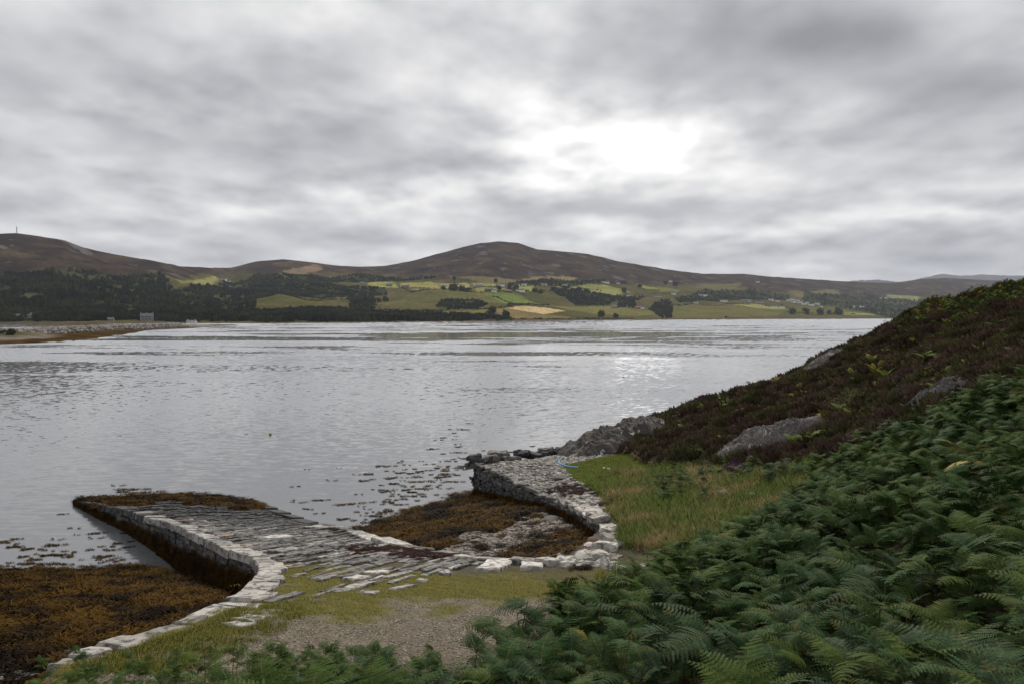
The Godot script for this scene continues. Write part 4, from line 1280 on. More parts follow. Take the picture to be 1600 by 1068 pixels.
func make_quay() -> void:
	rng.seed = 411
	var o := thing("quay_wall", "curved dry stone quay wall of dark rubble beside the inner bay", "wall")
	var blocks := []
	for k in 14:
		blocks.append(slab_mesh(rough_rect(1, 1, 0.08), 1.0, 0.09, 0.08, mixc(Color(0.028, 0.028, 0.03), Color(0.12, 0.115, 0.11), k / 13.0)))
	var lens := [0.0]
	for i in quay_edge.size() - 1: lens.append(lens[i] + quay_edge[i].distance_to(quay_edge[i + 1]))
	var table := []
	for i in lens.size(): table.append([lens[i], QUAY_TOP[i]])
	var total: float = lens[-1]
	var tops := func(s: float) -> float: return lerp_table(table, s) + 0.08
	var foot := func(p: Vector2) -> float: return bay_height(p.x, p.y)
	lay_face(o, quay_edge, 0.0, total, -1.0, tops, foot, blocks)
	# end face towards the water
	var end := PackedVector2Array([Vector2(0.6, 37.3), Vector2(-0.6, 36.8), Vector2(-1.75, 36.1), quay_edge[0]])
	var flat := func(_s: float) -> float: return 1.5
	var low := func(_p: Vector2) -> float: return -0.2
	lay_face(o, end, 0.0, path_length(end), -1.0, flat, low, blocks)
	# coping, uneven, broken towards the outer end; bleached boulders towards the landward corner
	var s := 0.1
	while s < total:
		var q := path_at(quay_edge, s)
		var h := lerp_table(table, s)
		var l := rng.randf_range(0.3, 0.75)
		var near := smoothstep(total * 0.55, total * 0.85, s)
		var dir: Vector2 = q[1]
		var inw := Vector2(dir.y, -dir.x) * -1.0
		if not Geometry2D.is_point_in_polygon(q[0] + inw * 0.3, land_area): inw = -inw
		var p: Vector2 = q[0] + inw * rng.randf_range(0.12, 0.26)
		var col := mixc(mixc(Color(0.05, 0.05, 0.05), Color(0.22, 0.21, 0.195), rng.randf()), mixc(Color(0.34, 0.31, 0.27), Color(0.55, 0.53, 0.49), rng.randf()), near)
		var st := put("capstone", slab_mesh(rough_rect(l, lerpf(0.3, 0.5, near) * rng.randf_range(0.8, 1.2), 0.14), rng.randf_range(0.08, 0.2), 0.03, 0.025, col), mats.stone, o)
		st.transform = Transform3D(Basis.from_euler(Vector3(rng.randf_range(-0.1, 0.1), atan2(dir.y, dir.x) + rng.randf_range(-0.25, 0.25), rng.randf_range(-0.1, 0.1))), Vector3(p.x, h + rng.randf_range(0.05, 0.13), -p.y))
		s += l * 0.95
	# tumbled slabs along the outer rim of the quay
	var rim := PackedVector2Array([Vector2(-1.75, 35.6), Vector2(-1.3, 36.3), Vector2(0.2, 37.0), Vector2(1.6, 37.8), Vector2(3.0, 38.6), Vector2(4.2, 39.2)])
	s = 0.0
	while s < path_length(rim):
		for pass_ in 2:
			var q := path_at(rim, s + rng.randf_range(-0.1, 0.1))
			var p: Vector2 = q[0] + Vector2(-q[1].y, q[1].x) * (0.25 - 0.6 * pass_ + rng.randf_range(-0.15, 0.15))
			var col := mixc(Color(0.035, 0.035, 0.037), Color(0.20, 0.19, 0.18), pow(rng.randf(), 2.0))
			var st := put("capstone", slab_mesh(rough_rect(rng.randf_range(0.35, 0.95), rng.randf_range(0.3, 0.55), 0.16), rng.randf_range(0.15, 0.34), 0.05, 0.03, col), mats.stone, o)
			st.transform = Transform3D(Basis.from_euler(Vector3(rng.randf_range(-0.25, 0.25), rng.randf_range(-0.6, 0.6), rng.randf_range(-0.22, 0.22))), Vector3(p.x, 1.52 + rng.randf_range(-0.02, 0.26), -p.y))
		s += rng.randf_range(0.4, 0.65)
	# bleached boulders round the landward corner of the bay
	for e in [[957, 842, 0.34, 0.2, 0.3], [948, 858, 0.42, 0.28, 0.36], [972, 852, 0.36, 0.14, 0.22], [935, 868, 0.32, 0.22, 0.28], [915, 874, 0.46, 0.2, 0.32], [886, 878, 0.36, 0.2, 0.3], [868, 874, 0.4, 0.22, 0.3], [958, 872, 0.3, 0.1, 0.2], [925, 884, 0.5, 0.1, 0.24], [965, 888, 0.55, 0.08, 0.18], [900, 886, 0.45, 0.12, 0.22], [1000, 887, 0.4, 0.07, 0.16], [943, 880, 0.22, 0.2, 0.2], [950, 826, 0.36, 0.16, 0.3], [967, 836, 0.36, 0.14, 0.2], [935, 808, 0.42, 0.16, 0.26], [920, 787, 0.3, 0.16, 0.26], [925, 798, 0.36, 0.18, 0.3]]:
		var p := hit(e[0], e[1])
		var st := put("boulder", slab_mesh(rough_rect(e[2] * 1.35, e[4] * 1.5, 0.18), e[3] * 1.4, 0.05, 0.04, mixc(Color(0.30, 0.27, 0.23), Color(0.52, 0.50, 0.46), rng.randf())), mats.stone, o)
		st.transform = Transform3D(Basis.from_euler(Vector3(rng.randf_range(-0.16, 0.2), rng.randf_range(-0.7, 0.7), rng.randf_range(-0.16, 0.16))), p + Vector3(0, e[3] * 0.6, 0))

func outcrop(called: String, label: String, from: Vector3, to: Vector3, wide: float, high: float, col: Color, seed_: int, sink: float) -> void:
	# a long whaleback of bedrock following the slope between two points
	var fn := FastNoiseLite.new()
	fn.seed = seed_
	fn.frequency = 0.8
	fn.fractal_octaves = 5
	fn.fractal_type = FastNoiseLite.FRACTAL_RIDGED
	var cols := 34
	var rows := 90
	var v := PackedVector3Array()
	var c := PackedColorArray()
	var along := to - from
	var side := along.cross(Vector3.UP).normalized()
	for j in rows:
		var t := j / (rows - 1.0)
		for i in cols:
			var u := i / (cols - 1.0) * 2.0 - 1.0
			var p := from + along * t + side * u * wide * (0.55 + 0.45 * sin(PI * pow(t, 0.8))) * (1.0 + 0.25 * fn.get_noise_2d(t * 5.0, 9.0 * signf(u)))
			var g := ground(p.x, -p.z)
			var dome := (1.0 - pow(absf(u), 2.6)) * pow(sin(PI * clampf(t, 0.001, 0.999)), 0.45)
			var strata := fn.get_noise_3d(p.x * 0.5 + t * 2.0, p.z * 0.5, u * 2.2)
			var ledge := floorf(strata * 5.0 + t * 6.0) / 5.0 - t * 1.2
			p.y = g - sink + dome * high * (1.0 + 0.14 * strata + 0.15 * ledge) + 0.11 * fn.get_noise_3d(p.x * 3.0, u * 6.0, p.z * 3.0) * dome
			v.append(p)
			var patch := noise_b.get_noise_3d(p.x * 2.0, p.y * 2.0, p.z * 2.0)
			var k := mixc(col * 0.72, col * 1.2, 0.5 + 0.8 * patch)
			if noise_a.get_noise_3d(p.x * 2.2, p.y * 2.2 + 20.0, p.z * 2.2) > 0.40: k = Color(0.52, 0.51, 0.48)
			if seed_ == 2 and u < -0.35 and noise_a.get_noise_3d(p.x * 1.5 + 30.0, p.y, p.z * 1.5) > 0.05 and t > 0.45: k = Color(0.16, 0.16, 0.03)
			if p.y < 0.55 + 0.25 * patch: k = Color(0.022, 0.02, 0.018)       # tide-blackened foot
			c.append(k)
	var s := Soup.new()
	for j in rows - 1:
		for i in cols - 1:
			var k := j * cols + i
			if (i + j) % 2 == 0:
				s.tri(v[k], v[k + cols], v[k + 1], c[k])
				s.tri(v[k + 1], v[k + cols], v[k + cols + 1], c[k + cols])
			else:
				s.tri(v[k], v[k + cols], v[k + cols + 1], c[k])
				s.tri(v[k], v[k + cols + 1], v[k + 1], c[k + 1])
	s.lift(0.0)
	var o := put(called, s.mesh(), mats.rock)
	tag(o, label, "rock")

func make_rocks() -> void:
	outcrop("shore_rock", "grey bedrock slab sloping into the water beside the tumbled quay", place(2.2, 36.6), place(7.6, 38.6), 2.7, 1.15, Color(0.105, 0.094, 0.087), 1, 0.3)
	outcrop("rock_outcrop", "pale streaked rock outcrop with moss, bare on the heather slope", hit(1105, 728), hit(1300, 662), 1.0, 0.9, Color(0.185, 0.17, 0.16), 2, 0.10)
	outcrop("rock_outcrop", "low grey rock rib along the upper edge of the bracken", hit(1385, 668), hit(1560, 598), 0.5, 0.55, Color(0.18, 0.167, 0.16), 3, 0.10)
	outcrop("rock_outcrop", "pale rock slab under the heather brow at the headland's crest", at_depth(1210, 596, 40.2) , at_depth(1340, 556, 42.0), 0.7, 0.6, Color(0.22, 0.20, 0.185), 4, 0.12)
	outcrop("rock_outcrop", "small grey rock half sunk in the heather above the meadow", hit(1115, 700), hit(1180, 688), 0.5, 0.4, Color(0.15, 0.14, 0.14), 6, 0.1)
	rng.seed = 77
	for e in [[1132, 776, 0.30, 0.17, "flat grey stone lying in the rough meadow grass"], [1175, 783, 0.2, 0.2, "rounded grey stone standing in grass beside a fern"], [1152, 779, 0.14, 0.08, "small flat stone between two larger meadow stones"], [1500, 606, 0.26, 0.26, "pale stone poking from the heather on the rock rib"], [1275, 598, 0.3, 0.2, "grey boulder low in the heather under the crest"], [863, 813, 0.42, 0.10, "flat dark slab lying on the bay's shingle"], [848, 806, 0.3, 0.08, "thin dark stone beside the flat slab on the shingle"], [875, 747, 0.42, 0.1, "flat grey slab lying on the quay's shingle"], [893, 760, 0.2, 0.1, "small grey block on shingle under the turf edge"]]:
		var p := hit(e[0], e[1])
		var s := put("stone", rock_lump(Vector3(e[2] * 1.3, e[3], e[2]), int(e[0]), Color(0.24, 0.225, 0.21) if e[0] > 1000 else Color(0.13, 0.125, 0.12), 0.4, 16), mats.rock)
		s.position = p + Vector3(0, e[3] * 0.45, 0)
		s.rotation.y = rng.randf() * 3.0
		tag(s, e[4], "stone")
	for e in [[944, 732, "white quartz pebble on the cropped turf"], [951, 733, "white quartz pebble on the cropped turf"]]:
		var p := hit(e[0], e[1])
		var s := put("white_stone", rock_lump(Vector3(0.09, 0.05, 0.07), int(e[0]), Color(0.62, 0.6, 0.57), 0.4, 12), mats.pebble)
		s.position = p + Vector3(0, 0.03, 0)
		tag(s, e[2], "stone", "white pebbles on the turf")
	# blue rope lying over the shingle
	var path := []
	var rad := []
	for e in [[878, 717], [873, 721], [874, 725], [880, 728], [888, 730], [896, 731], [904, 731.5]]:
		path.append(hit(e[0], e[1]) + Vector3(0, 0.05, 0))
		rad.append(0.032)
	var rp := Soup.new()
	rp.tube(path, rad, 8, Color(0.10, 0.30, 0.55))
	var rope := put("rope", rp.mesh(), mats.pebble)
	tag(rope, "short length of bright blue rope on the quay's shingle", "rope")
	# pale shell in the bay
	var sp := hit(921, 850)
	var sh := Soup.new()
	for k in 10:
		var a0 := PI * k / 10.0
		var a1 := PI * (k + 1) / 10.0
		for q in 3:
			var r0 := 0.05 * q
			var r1 := 0.05 * (q + 1)
			var y0 := 0.05 - 0.3 * r0 * r0 / 0.15 * 1.8
			var y1 := 0.05 - 0.3 * r1 * r1 / 0.15 * 1.8
			sh.quad(Vector3(cos(a0) * r0, y0, sin(a0) * r0), Vector3(cos(a0) * r1, y1, sin(a0) * r1), Vector3(cos(a1) * r1, y1, sin(a1) * r1), Vector3(cos(a1) * r0, y0, sin(a1) * r0), Color(0.7, 0.55, 0.55) * (1.0 if k % 2 == 0 else 0.85))
	var shell := put("scallop_shell", sh.mesh(), mats.pebble)
	shell.position = sp + Vector3(0, 0.02, 0)
	tag(shell, "pinkish white shell on the dark weed of the bay", "shell")
	# mooring float out on the water
	var b := thing("mooring_float", "small yellowish mooring float alone on the open water", "float", at_height(422, 679, 0.0))
	put("body", rock_lump(Vector3(0.09, 0.085, 0.09), 3, Color(0.22, 0.17, 0.05), 0.02, 14), mats.pebble, b).position.y = 0.04
	var st := Soup.new()
	st.tube([Vector3(0, 0.08, 0), Vector3(0, 0.17, 0)], [0.02, 0.014], 8, Color(0.1, 0.1, 0.1))
	put("eye", st.mesh(), mats.pebble, b)

# ---------------------------------------------------------------- plants
# a bracken frond growing from the origin along +z, arching over; K pinnules a side on each pinna
func frond(s: Soup, long: float, pairs: int, k: int, arch: float, leaf: Color, rib: Color) -> void:
	var pts := []
	for i in pairs + 2:
		var t := i / float(pairs + 1)
		pts.append(Vector3(0.05 * long * sin(t * 2.5 + arch * 3.0), long * (arch * t - (arch + 0.22) * t * t), long * t * (1.0 - 0.08 * t)))
	for i in pairs + 1:
		var w := 0.006 * (1.0 - 0.7 * i / (pairs + 1.0))
		s.tri(pts[i] - Vector3(w, 0, 0), pts[i] + Vector3(w, 0, 0), pts[i + 1], rib)
	for i in range(1, pairs + 1):
		var t := i / float(pairs + 1)
		var fwd: Vector3 = (pts[i + 1] - pts[i - 1]).normalized()
		for sd in [-1.0, 1.0]:
			var l := long * 0.40 * pow(1.0 - t, 0.75) * (0.6 + 0.4 * smoothstep(0.0, 0.22, t)) * rng.randf_range(0.88, 1.1)
			var dir: Vector3 = (Vector3(sd, 0, 0) + fwd * 0.42 + Vector3(0, rng.randf_range(-0.12, 0.12), 0)).normalized()
			var tone := leaf * rng.randf_range(0.75, 1.25)
			if t > 0.75 and arch > 0.36: tone = tone.lerp(Color(0.13, 0.10, 0.03), 0.35)
			var w := l * 0.115 + 0.004
			var perp := fwd.slide(dir).normalized()
			var sag := Vector3(0, -0.22, 0)
			if k <= 0:
				var mid: Vector3 = pts[i] + dir * l * 0.4 + sag * l * 0.16
				var tip: Vector3 = pts[i] + dir * l + sag * l
				s.tri(pts[i], mid + perp * w, tip, tone)
				s.tri(pts[i], tip, mid - perp * w, tone)
				continue
			for q in k:
				var e := (q + 0.35) / k
				var base: Vector3 = pts[i] + dir * l * e + sag * l * e * e
				var next: Vector3 = pts[i] + dir * l * (e + 0.95 / k) + sag * l * (e + 0.95 / k) * (e + 0.95 / k)
				var reach := w * 1.25 * pow(1.0 - e, 0.6) + 0.003
				for ps in [-1.0, 1.0]:
					s.tri(base, next, base.lerp(next, 0.75) + (perp * ps + dir * 0.3) * reach + Vector3(0, rng.randf_range(-0.003, 0.003), 0), tone)

const GREENS := [Color(0.036, 0.068, 0.024), Color(0.028, 0.056, 0.024), Color(0.050, 0.078, 0.020), Color(0.034, 0.056, 0.030), Color(0.058, 0.082, 0.020), Color(0.042, 0.070, 0.032)]
func bracken_proto(seed_: int, k: int, leaf: Color, fronds: int, high: float, long: float, pitch := Vector2(-0.95, 0.35)) -> Array:   # [stem mesh, [[frond mesh, transform], ...]]
	rng.seed = seed_
	var st := Soup.new()
	var rib := Color(0.11, 0.105, 0.04)
	var lean := Vector3(rng.randf_range(-0.12, 0.12), 0, rng.randf_range(-0.12, 0.12))
	st.tube([Vector3(0, -0.08, 0), lean * 0.4 + Vector3(0, high * 0.55, 0), lean + Vector3(0, high, 0)], [0.008, 0.006, 0.004], 5, rib)
	var list := []
	var spin := rng.randf() * TAU
	for i in fronds:
		var f := Soup.new()
		frond(f, long * rng.randf_range(0.75, 1.15), 13 if k > 3 else 10, k, rng.randf_range(0.12, 0.5), leaf * rng.randf_range(0.9, 1.12), rib)
		var yaw := spin + TAU * i / fronds + rng.randf_range(-0.4, 0.4)
		var t := lerpf(0.45, 1.0, (i + 1.0) / fronds)
		list.append([f.mesh(), Transform3D(Basis(Vector3.UP, yaw) * Basis.from_euler(Vector3(rng.randf_range(pitch.x, pitch.y), 0, rng.randf_range(-0.55, 0.55))), lean * t + Vector3(0, high * t, 0))])
	return [st.mesh(), list]
func whole(proto: Array) -> ArrayMesh:                  # one mesh of a plant, for the mass behind
	var s := Soup.new()
	for part in [[proto[0], Transform3D.IDENTITY]] + proto[1]:
		var a: Array = part[0].surface_get_arrays(0)
		var tr: Transform3D = part[1]
		for p in a[Mesh.ARRAY_VERTEX]: s.v.push_back(tr * p)
		for p in a[Mesh.ARRAY_NORMAL]: s.n.push_back(tr.basis * p)
		s.c.append_array(a[Mesh.ARRAY_COLOR])
	return s.mesh()
func plant_node(called: String, proto: Array, m: Material, p: Vector3, turn: float, size: float, label: String, group: String) -> Node3D:
	var o := thing(called, label, "fern", p, group)
	o.rotation.y = turn
	o.scale = Vector3.ONE * size
	put("stem", proto[0], m, o)
	for f in proto[1]:
		put("frond", f[0], m, o).transform = f[1]
	return o

func make_bracken() -> void:
	var fine := []
	var mid := []
	for k in 7: fine.append(bracken_proto(2000 + k, 9, GREENS[k % 6], 7, 0.62, 0.36 + 0.04 * (k % 3)))
	for k in 5: mid.append(whole(bracken_proto(2100 + k, 5, Color(0.040, 0.070, 0.023), 7, 0.6, 0.38)))
	rng.seed = 2200
	var spots := []
	for i in 8000:
		var x := rng.randf_range(-4.6, 19.0)
		var d := rng.randf_range(2.0, 21.6)
		if not inside(bracken_area, x, d): continue
		if absf(x) > d * 0.72 + 0.8: continue
		if d < 3.4 and rng.randf() < 0.6: continue
		var thin := noise_a.get_noise_2d(x * 1.6, d * 1.6)
		if thin > 0.27: continue
		if x < -2.9 and rng.randf() < 0.6: continue
		if x < -0.4 and (thin > 0.05 or d > 6.8 and thin > -0.08): continue
		var size := rng.randf_range(0.7, 1.2) * (1.0 - 0.75 * thin + 0.35 * noise_b.get_noise_2d(x * 0.9, d * 0.9)) * (0.8 if x < 0.5 else 1.0) * (0.62 if x < -1.6 else 1.0)
		size = clampf(size, 0.4, 1.2)
		spots.append([Vector3(x, ground(x, d), -d), size, d])
	for i in 150:          # the loose fringe along the near edge of the track
		var px: float = [rng.randf_range(350, 780), rng.randf_range(380, 700), rng.randf_range(60, 340)][i % 3]
		var p := hit(px, rng.randf_range(1050, 1130))
		spots.append([p, rng.randf_range(0.38, 0.62) * (0.7 if px < 300 else 1.0), -p.z])
	spots.sort_custom(func(a, b): return a[2] / a[1] < b[2] / b[1])
	var places := [[], [], [], [], []]
	var tints := [[], [], [], [], []]
	for i in spots.size():
		var q = spots[i]
		var turn := rng.randf() * TAU
		if i < 300:
			plant_node("bracken_fern", fine[rng.randi_range(0, 6)], mats.frond, q[0], turn, q[1], "green bracken fern in the dense thicket on the near slope" if q[0].x > 0.4 else "low green bracken fern at the edge of the gravel track", "bracken of the near thicket")
		else:
			var k := rng.randi_range(0, 4)
			places[k].append(Transform3D((Basis(Vector3.UP, turn) * Basis.from_euler(Vector3(rng.randf_range(-0.15, 0.15), 0, 0))).scaled(Vector3.ONE * q[1]), q[0]))
			var g := noise_b.get_noise_2d(q[0].x * 0.8, q[0].z * 0.8)
			var tint := mixc(Color(0.75, 0.85, 0.95), Color(1.25, 1.2, 0.8), 0.45 + 0.9 * g + rng.randf_range(-0.25, 0.25))
			if rng.randf() < 0.01: tint = Color(2.9, 1.5, 0.75)
			tints[k].append(tint)
	for k in 5: scatter("bracken", mid[k], mats.frond, places[k], tints[k], "mass of dark green bracken covering the slope under the heather", "bracken")
	# bracken on the headland: a yellowing stand along the crest, single ferns through the heather, clumps by the meadow
	rng.seed = 2300
	var pl := []
	var tn := []
	for i in 900:
		var px := rng.randf_range(1385, 1640)
		var d := rng.randf_range(37.0, 46.0)
		var x := (px - 800.0) / FOCAL * d
		if d < 47.0 - (px - 1385.0) * 0.05 - 4.0 * noise_a.get_noise_2d(x, d) - 3.0: continue
		pl.append(Transform3D(Basis(Vector3.UP, rng.randf() * TAU).scaled(Vector3.ONE * rng.randf_range(0.5, 0.95)), place(x, d)))
		tn.append([Color(2.6, 1.9, 0.75), Color(2.0, 1.8, 0.8), Color(1.6, 1.7, 0.9), Color(4.2, 1.9, 0.6), Color(1.3, 1.4, 0.9)][mini(rng.randi_range(0, 5), 4)])
	scatter("bracken", mid[0], mats.frond, pl, tn, "yellowing bracken along the headland's crest above the heather", "bracken")
	var light := []
	for k in 4: light.append(bracken_proto(2400 + k, 5, [Color(0.20, 0.22, 0.04), Color(0.13, 0.18, 0.04), Color(0.24, 0.22, 0.04), Color(0.16, 0.20, 0.05)][k], 5, 0.34, 0.46, Vector2(-1.15, -0.2)))
	var orange := bracken_proto(2450, 5, Color(0.30, 0.11, 0.02), 3, 0.25, 0.4)
	for e in [[1042, 655], [1060, 648], [1085, 640], [1098, 634], [1112, 630], [1128, 624], [1140, 618], [1150, 612], [1160, 608], [1172, 603], [1188, 602], [1140, 640], [1120, 632], [1135, 645], [1175, 625], [1225, 640], [1245, 628], [1250, 610], [1335, 595], [1345, 603], [1370, 590], [1380, 600], [1365, 575], [1380, 585], [1395, 590], [1430, 545], [1450, 570], [1455, 562], [1460, 555], [1440, 595], [1435, 600], [1480, 585], [1500, 573], [1510, 570], [1515, 582], [1550, 545], [1560, 540], [1570, 535], [1580, 545], [1545, 552], [1590, 530], [1555, 520], [1500, 500], [1410, 520], [1440, 512], [1460, 512], [1420, 610], [1445, 617], [1465, 622], [1375, 615], [1420, 645], [1488, 595], [1590, 565], [1530, 560], [1315, 655], [1330, 665], [1290, 665], [1240, 705], [1260, 700], [1160, 712], [1170, 708], [1130, 700], [1105, 720]]:
		var p := hit(e[0], e[1])
		plant_node("young_fern", light[rng.randi_range(0, 3)], mats.frond, p, rng.randf() * TAU, rng.randf_range(0.75, 1.3), "small yellow-green fern standing singly in the dark heather", "single ferns in the heather")
	for i in 70:
		var px := rng.randf_range(1060, 1598)
		var row := lerp_table([[1060, 648], [1200, 600], [1380, 520], [1460, 500], [1600, 490]], px)
		var low := lerp_table([[1060, 710], [1200, 650], [1300, 640], [1400, 660], [1500, 600], [1600, 570]], px)
		var p := hit(px, lerpf(row, low, rng.randf()))
		plant_node("young_fern", light[rng.randi_range(0, 3)], mats.frond, p, rng.randf() * TAU, rng.randf_range(0.45, 1.0), "small yellow-green fern standing singly in the dark heather", "single ferns in the heather")
	for e in [[1378, 592], [1420, 548], [1375, 632], [1548, 556], [1385, 505], [1400, 498]]:
		plant_node("dead_fern", orange, mats.frond, hit(e[0], e[1]), rng.randf() * TAU, rng.randf_range(0.7, 1.1), "withered orange fern among the dark heather", "withered ferns in the heather")
	rng.seed = 2500
	for i in 46:
		var px := rng.randf_range(1010, 1270)
		var py := 742.0 + 48.0 * pow(rng.randf(), 1.5) * smoothstep(1270.0, 1060.0, px) + 14.0 * rng.randf()
		plant_node("meadow_fern", fine[rng.randi_range(0, 6)], mats.frond, hit(px, py), rng.randf() * TAU, rng.randf_range(0.6, 0.95), "green bracken fern at the foot of the heather above the meadow", "bracken between meadow and heather")
	# pale and rusty fronds that stand out of the thicket
	var straw := bracken_proto(2601, 9, Color(0.30, 0.27, 0.10), 2, 0.75, 0.62)
	plant_node("pale_fern", straw, mats.frond, hit(1484, 800), 2.6, 1.25, "pale straw-coloured fern standing above the green thicket", "")
	var rust := bracken_proto(2602, 9, Color(0.12, 0.045, 0.015), 4, 0.4, 0.55)
	for e in [[1500, 880, "rusty brown dead fern in a gap of the green thicket"], [1240, 815, "small rusty fern at the thicket's meadow edge"]]:
		plant_node("rusty_fern", rust, mats.frond, hit(e[0], e[1] + 12.0), 0.7, 0.9, e[2], "")

func make_heather() -> void:
	var tufts := []
	for k in 4:
		rng.seed = 3000 + k
		var s := Soup.new()
		for i in 130:
			var a := rng.randf() * TAU
			var out := pow(rng.randf(), 0.6)
			var b := Vector3(cos(a), 0, sin(a)) * out * 0.28
			var tip := Vector3(b.x * 1.5, 0.34 * (1.15 - 0.75 * out * out) * rng.randf_range(0.7, 1.15), b.z * 1.5) + Vector3(rng.randf_range(-0.04, 0.04), 0, rng.randf_range(-0.04, 0.04))
			var side := Vector3(-sin(a + rng.randf()), 0, cos(a)) * rng.randf_range(0.010, 0.02)
			var col := grey(rng.randf_range(0.55, 1.2))
			if rng.randf() < 0.22: col = Color(1.5, 1.2, 1.2)
			var m := b.lerp(tip, 0.6) + Vector3(0, 0.02, 0)
			s.tri(b - side * 0.5, m + side, m - side, col)
			s.tri(m - side, m + side, tip, col)
			s.tri(m + Vector3(0, 0.03, 0), m + side * 3.0 + Vector3(0, 0.05, 0), tip, col)
		tufts.append(s.mesh())
	rng.seed = 3100
	var places := [[], [], [], []]
	var tints := [[], [], [], []]
	for i in 15000:
		var x := rng.randf_range(4.5, 38.0)
		var d := rng.randf_range(18.0, 52.0)
		if x > d * 0.72 + 1.5 or not inside(heather_area, x, d): continue
		if rng.randf() > 1.35 - 0.0 * d: continue
		var k := rng.randi_range(0, 3)
		var size := rng.randf_range(0.75, 1.5) * (1.0 + 0.35 * noise_a.get_noise_2d(x * 1.2, d * 1.2))
		places[k].append(Transform3D((slope_basis(x, d) * Basis(Vector3.UP, rng.randf() * TAU)).scaled_local(Vector3(size * 1.15, size, size * 1.15)), place(x, d) - Vector3(0, 0.03, 0)))
		var g := noise_a.get_noise_2d(x * 0.9 + 15.0, d * 0.9) + rng.randf_range(-0.2, 0.2)
		var h := noise_b.get_noise_2d(x * 1.1, d * 1.1)
		var tint := mixc(Color(0.098, 0.066, 0.046), Color(0.095, 0.098, 0.038), 0.45 + 1.5 * g)
		if h > 0.12: tint = mixc(tint, Color(0.115, 0.075, 0.066), (h - 0.12) * 3.0)
		tints[k].append(tint * rng.randf_range(0.55, 1.45))
	for k in 4: scatter("heather", tufts[k], mats.heather, places[k], tints[k], "dark brown and purple heather carpeting the headland", "heather")
	# flowering clumps
	rng.seed = 3200
	var bloom := Soup.new()
	for i in 160:
		var a := rng.randf() * TAU
		var out := pow(rng.randf(), 0.6)
		var b := Vector3(cos(a), 0, sin(a)) * out * 0.3
		var tip := Vector3(b.x * 1.4, 0.36 * (1.15 - 0.75 * out * out) * rng.randf_range(0.7, 1.15), b.z * 1.4)
		var side := Vector3(-sin(a), 0, cos(a)) * 0.018
		var col := Color(0.16, 0.06, 0.17) * rng.randf_range(0.6, 1.3) if rng.randf() < 0.65 else Color(0.05, 0.04, 0.02)
		s_sprig(bloom, b, tip, side, col)
	var bm := bloom.mesh()
	for e in [[1150, 742, 1.3], [1262, 720, 1.0], [1360, 595, 0.9], [1480, 590, 0.8], [1395, 525, 0.9], [1385, 645, 0.9], [1300, 715, 0.8]]:
		var p := hit(e[0], e[1])
		var o := put("flowering_heather", bm, mats.heather)
		o.position = p
		o.scale = Vector3.ONE * e[2]
		o.rotation.y = rng.randf() * TAU
		tag(o, "clump of heather in purple flower on the dark slope", "heather", "purple flowering heather clumps")
	# grey-green willow scrub on the slope
	var bush := thing("willow_bush", "pale grey-green willow bush in the heather above the streaked outcrop", "bush", hit(1325, 648))
	var stems := Soup.new()
	var leaves := Soup.new()
	for i in 46:
		var a := rng.randf() * TAU
		var lean := rng.randf_range(0.15, 0.95)
		var tip := Vector3(cos(a) * lean * 1.25, rng.randf_range(0.55, 1.05) * (1.15 - 0.55 * lean), sin(a) * lean * 0.8)
		stems.tube([Vector3(cos(a), 0, sin(a)) * 0.12, tip * 0.55 + Vector3(0, 0.12, 0), tip], [0.014, 0.009, 0.004], 5, Color(0.07, 0.06, 0.04))
		for q in 46:
			var t := rng.randf_range(0.35, 1.05)
			var p := tip * t + Vector3(rng.randf_range(-0.1, 0.1), rng.randf_range(-0.06, 0.1), rng.randf_range(-0.1, 0.1))
			var u := Vector3(rng.randf_range(-1, 1), rng.randf_range(0.1, 1), rng.randf_range(-1, 1)).normalized() * 0.055
			var w := u.cross(Vector3(rng.randf_range(-1, 1), rng.randf_range(-1, 1), 0.3)).normalized() * 0.016
			var col := mixc(Color(0.11, 0.12, 0.045), Color(0.20, 0.20, 0.09), rng.randf())
			leaves.tri(p, p + u * 0.5 + w, p + u, col)
			leaves.tri(p, p + u, p + u * 0.5 - w, col)
	put("stems", stems.mesh(), mats.heather, bush)
	put("foliage", leaves.mesh(), mats.grass, bush)
func s_sprig(s: Soup, b: Vector3, tip: Vector3, side: Vector3, col: Color) -> void:
	var m := b.lerp(tip, 0.6) + Vector3(0, 0.02, 0)
	s.tri(b - side * 0.5, m + side, m - side, col)
	s.tri(m - side, m + side, tip, col)
	s.tri(m + Vector3(0, 0.03, 0), m + side * 2.5 + Vector3(0, 0.05, 0), tip, col)

func grass_tuft(seed_: int, blades: int, spread: float, high: float, droop: float, wide: float) -> ArrayMesh:
	rng.seed = seed_
	var s := Soup.new()
	for i in blades:
		var a := rng.randf() * TAU
		var b := Vector3(cos(a), 0, sin(a)) * spread * sqrt(rng.randf())
		var lean := Vector3(rng.randf_range(-1, 1), 0, rng.randf_range(-1, 1)) * droop * high
		var h := high * rng.randf_range(0.5, 1.15)
		var mid := b + lean * 0.35 + Vector3(0, h * 0.6, 0)
		var tip := b + lean + Vector3(0, h, 0)
		var side := Vector3(cos(a * 3.0), 0, sin(a * 3.0)) * wide
		var col := grey(rng.randf_range(0.7, 1.25))
		s.tri(b - side, b + side, mid, col)
		s.tri(mid - side * 0.7, mid + side * 0.7, tip, col)
	s.lift(1.6)
	return s.mesh()

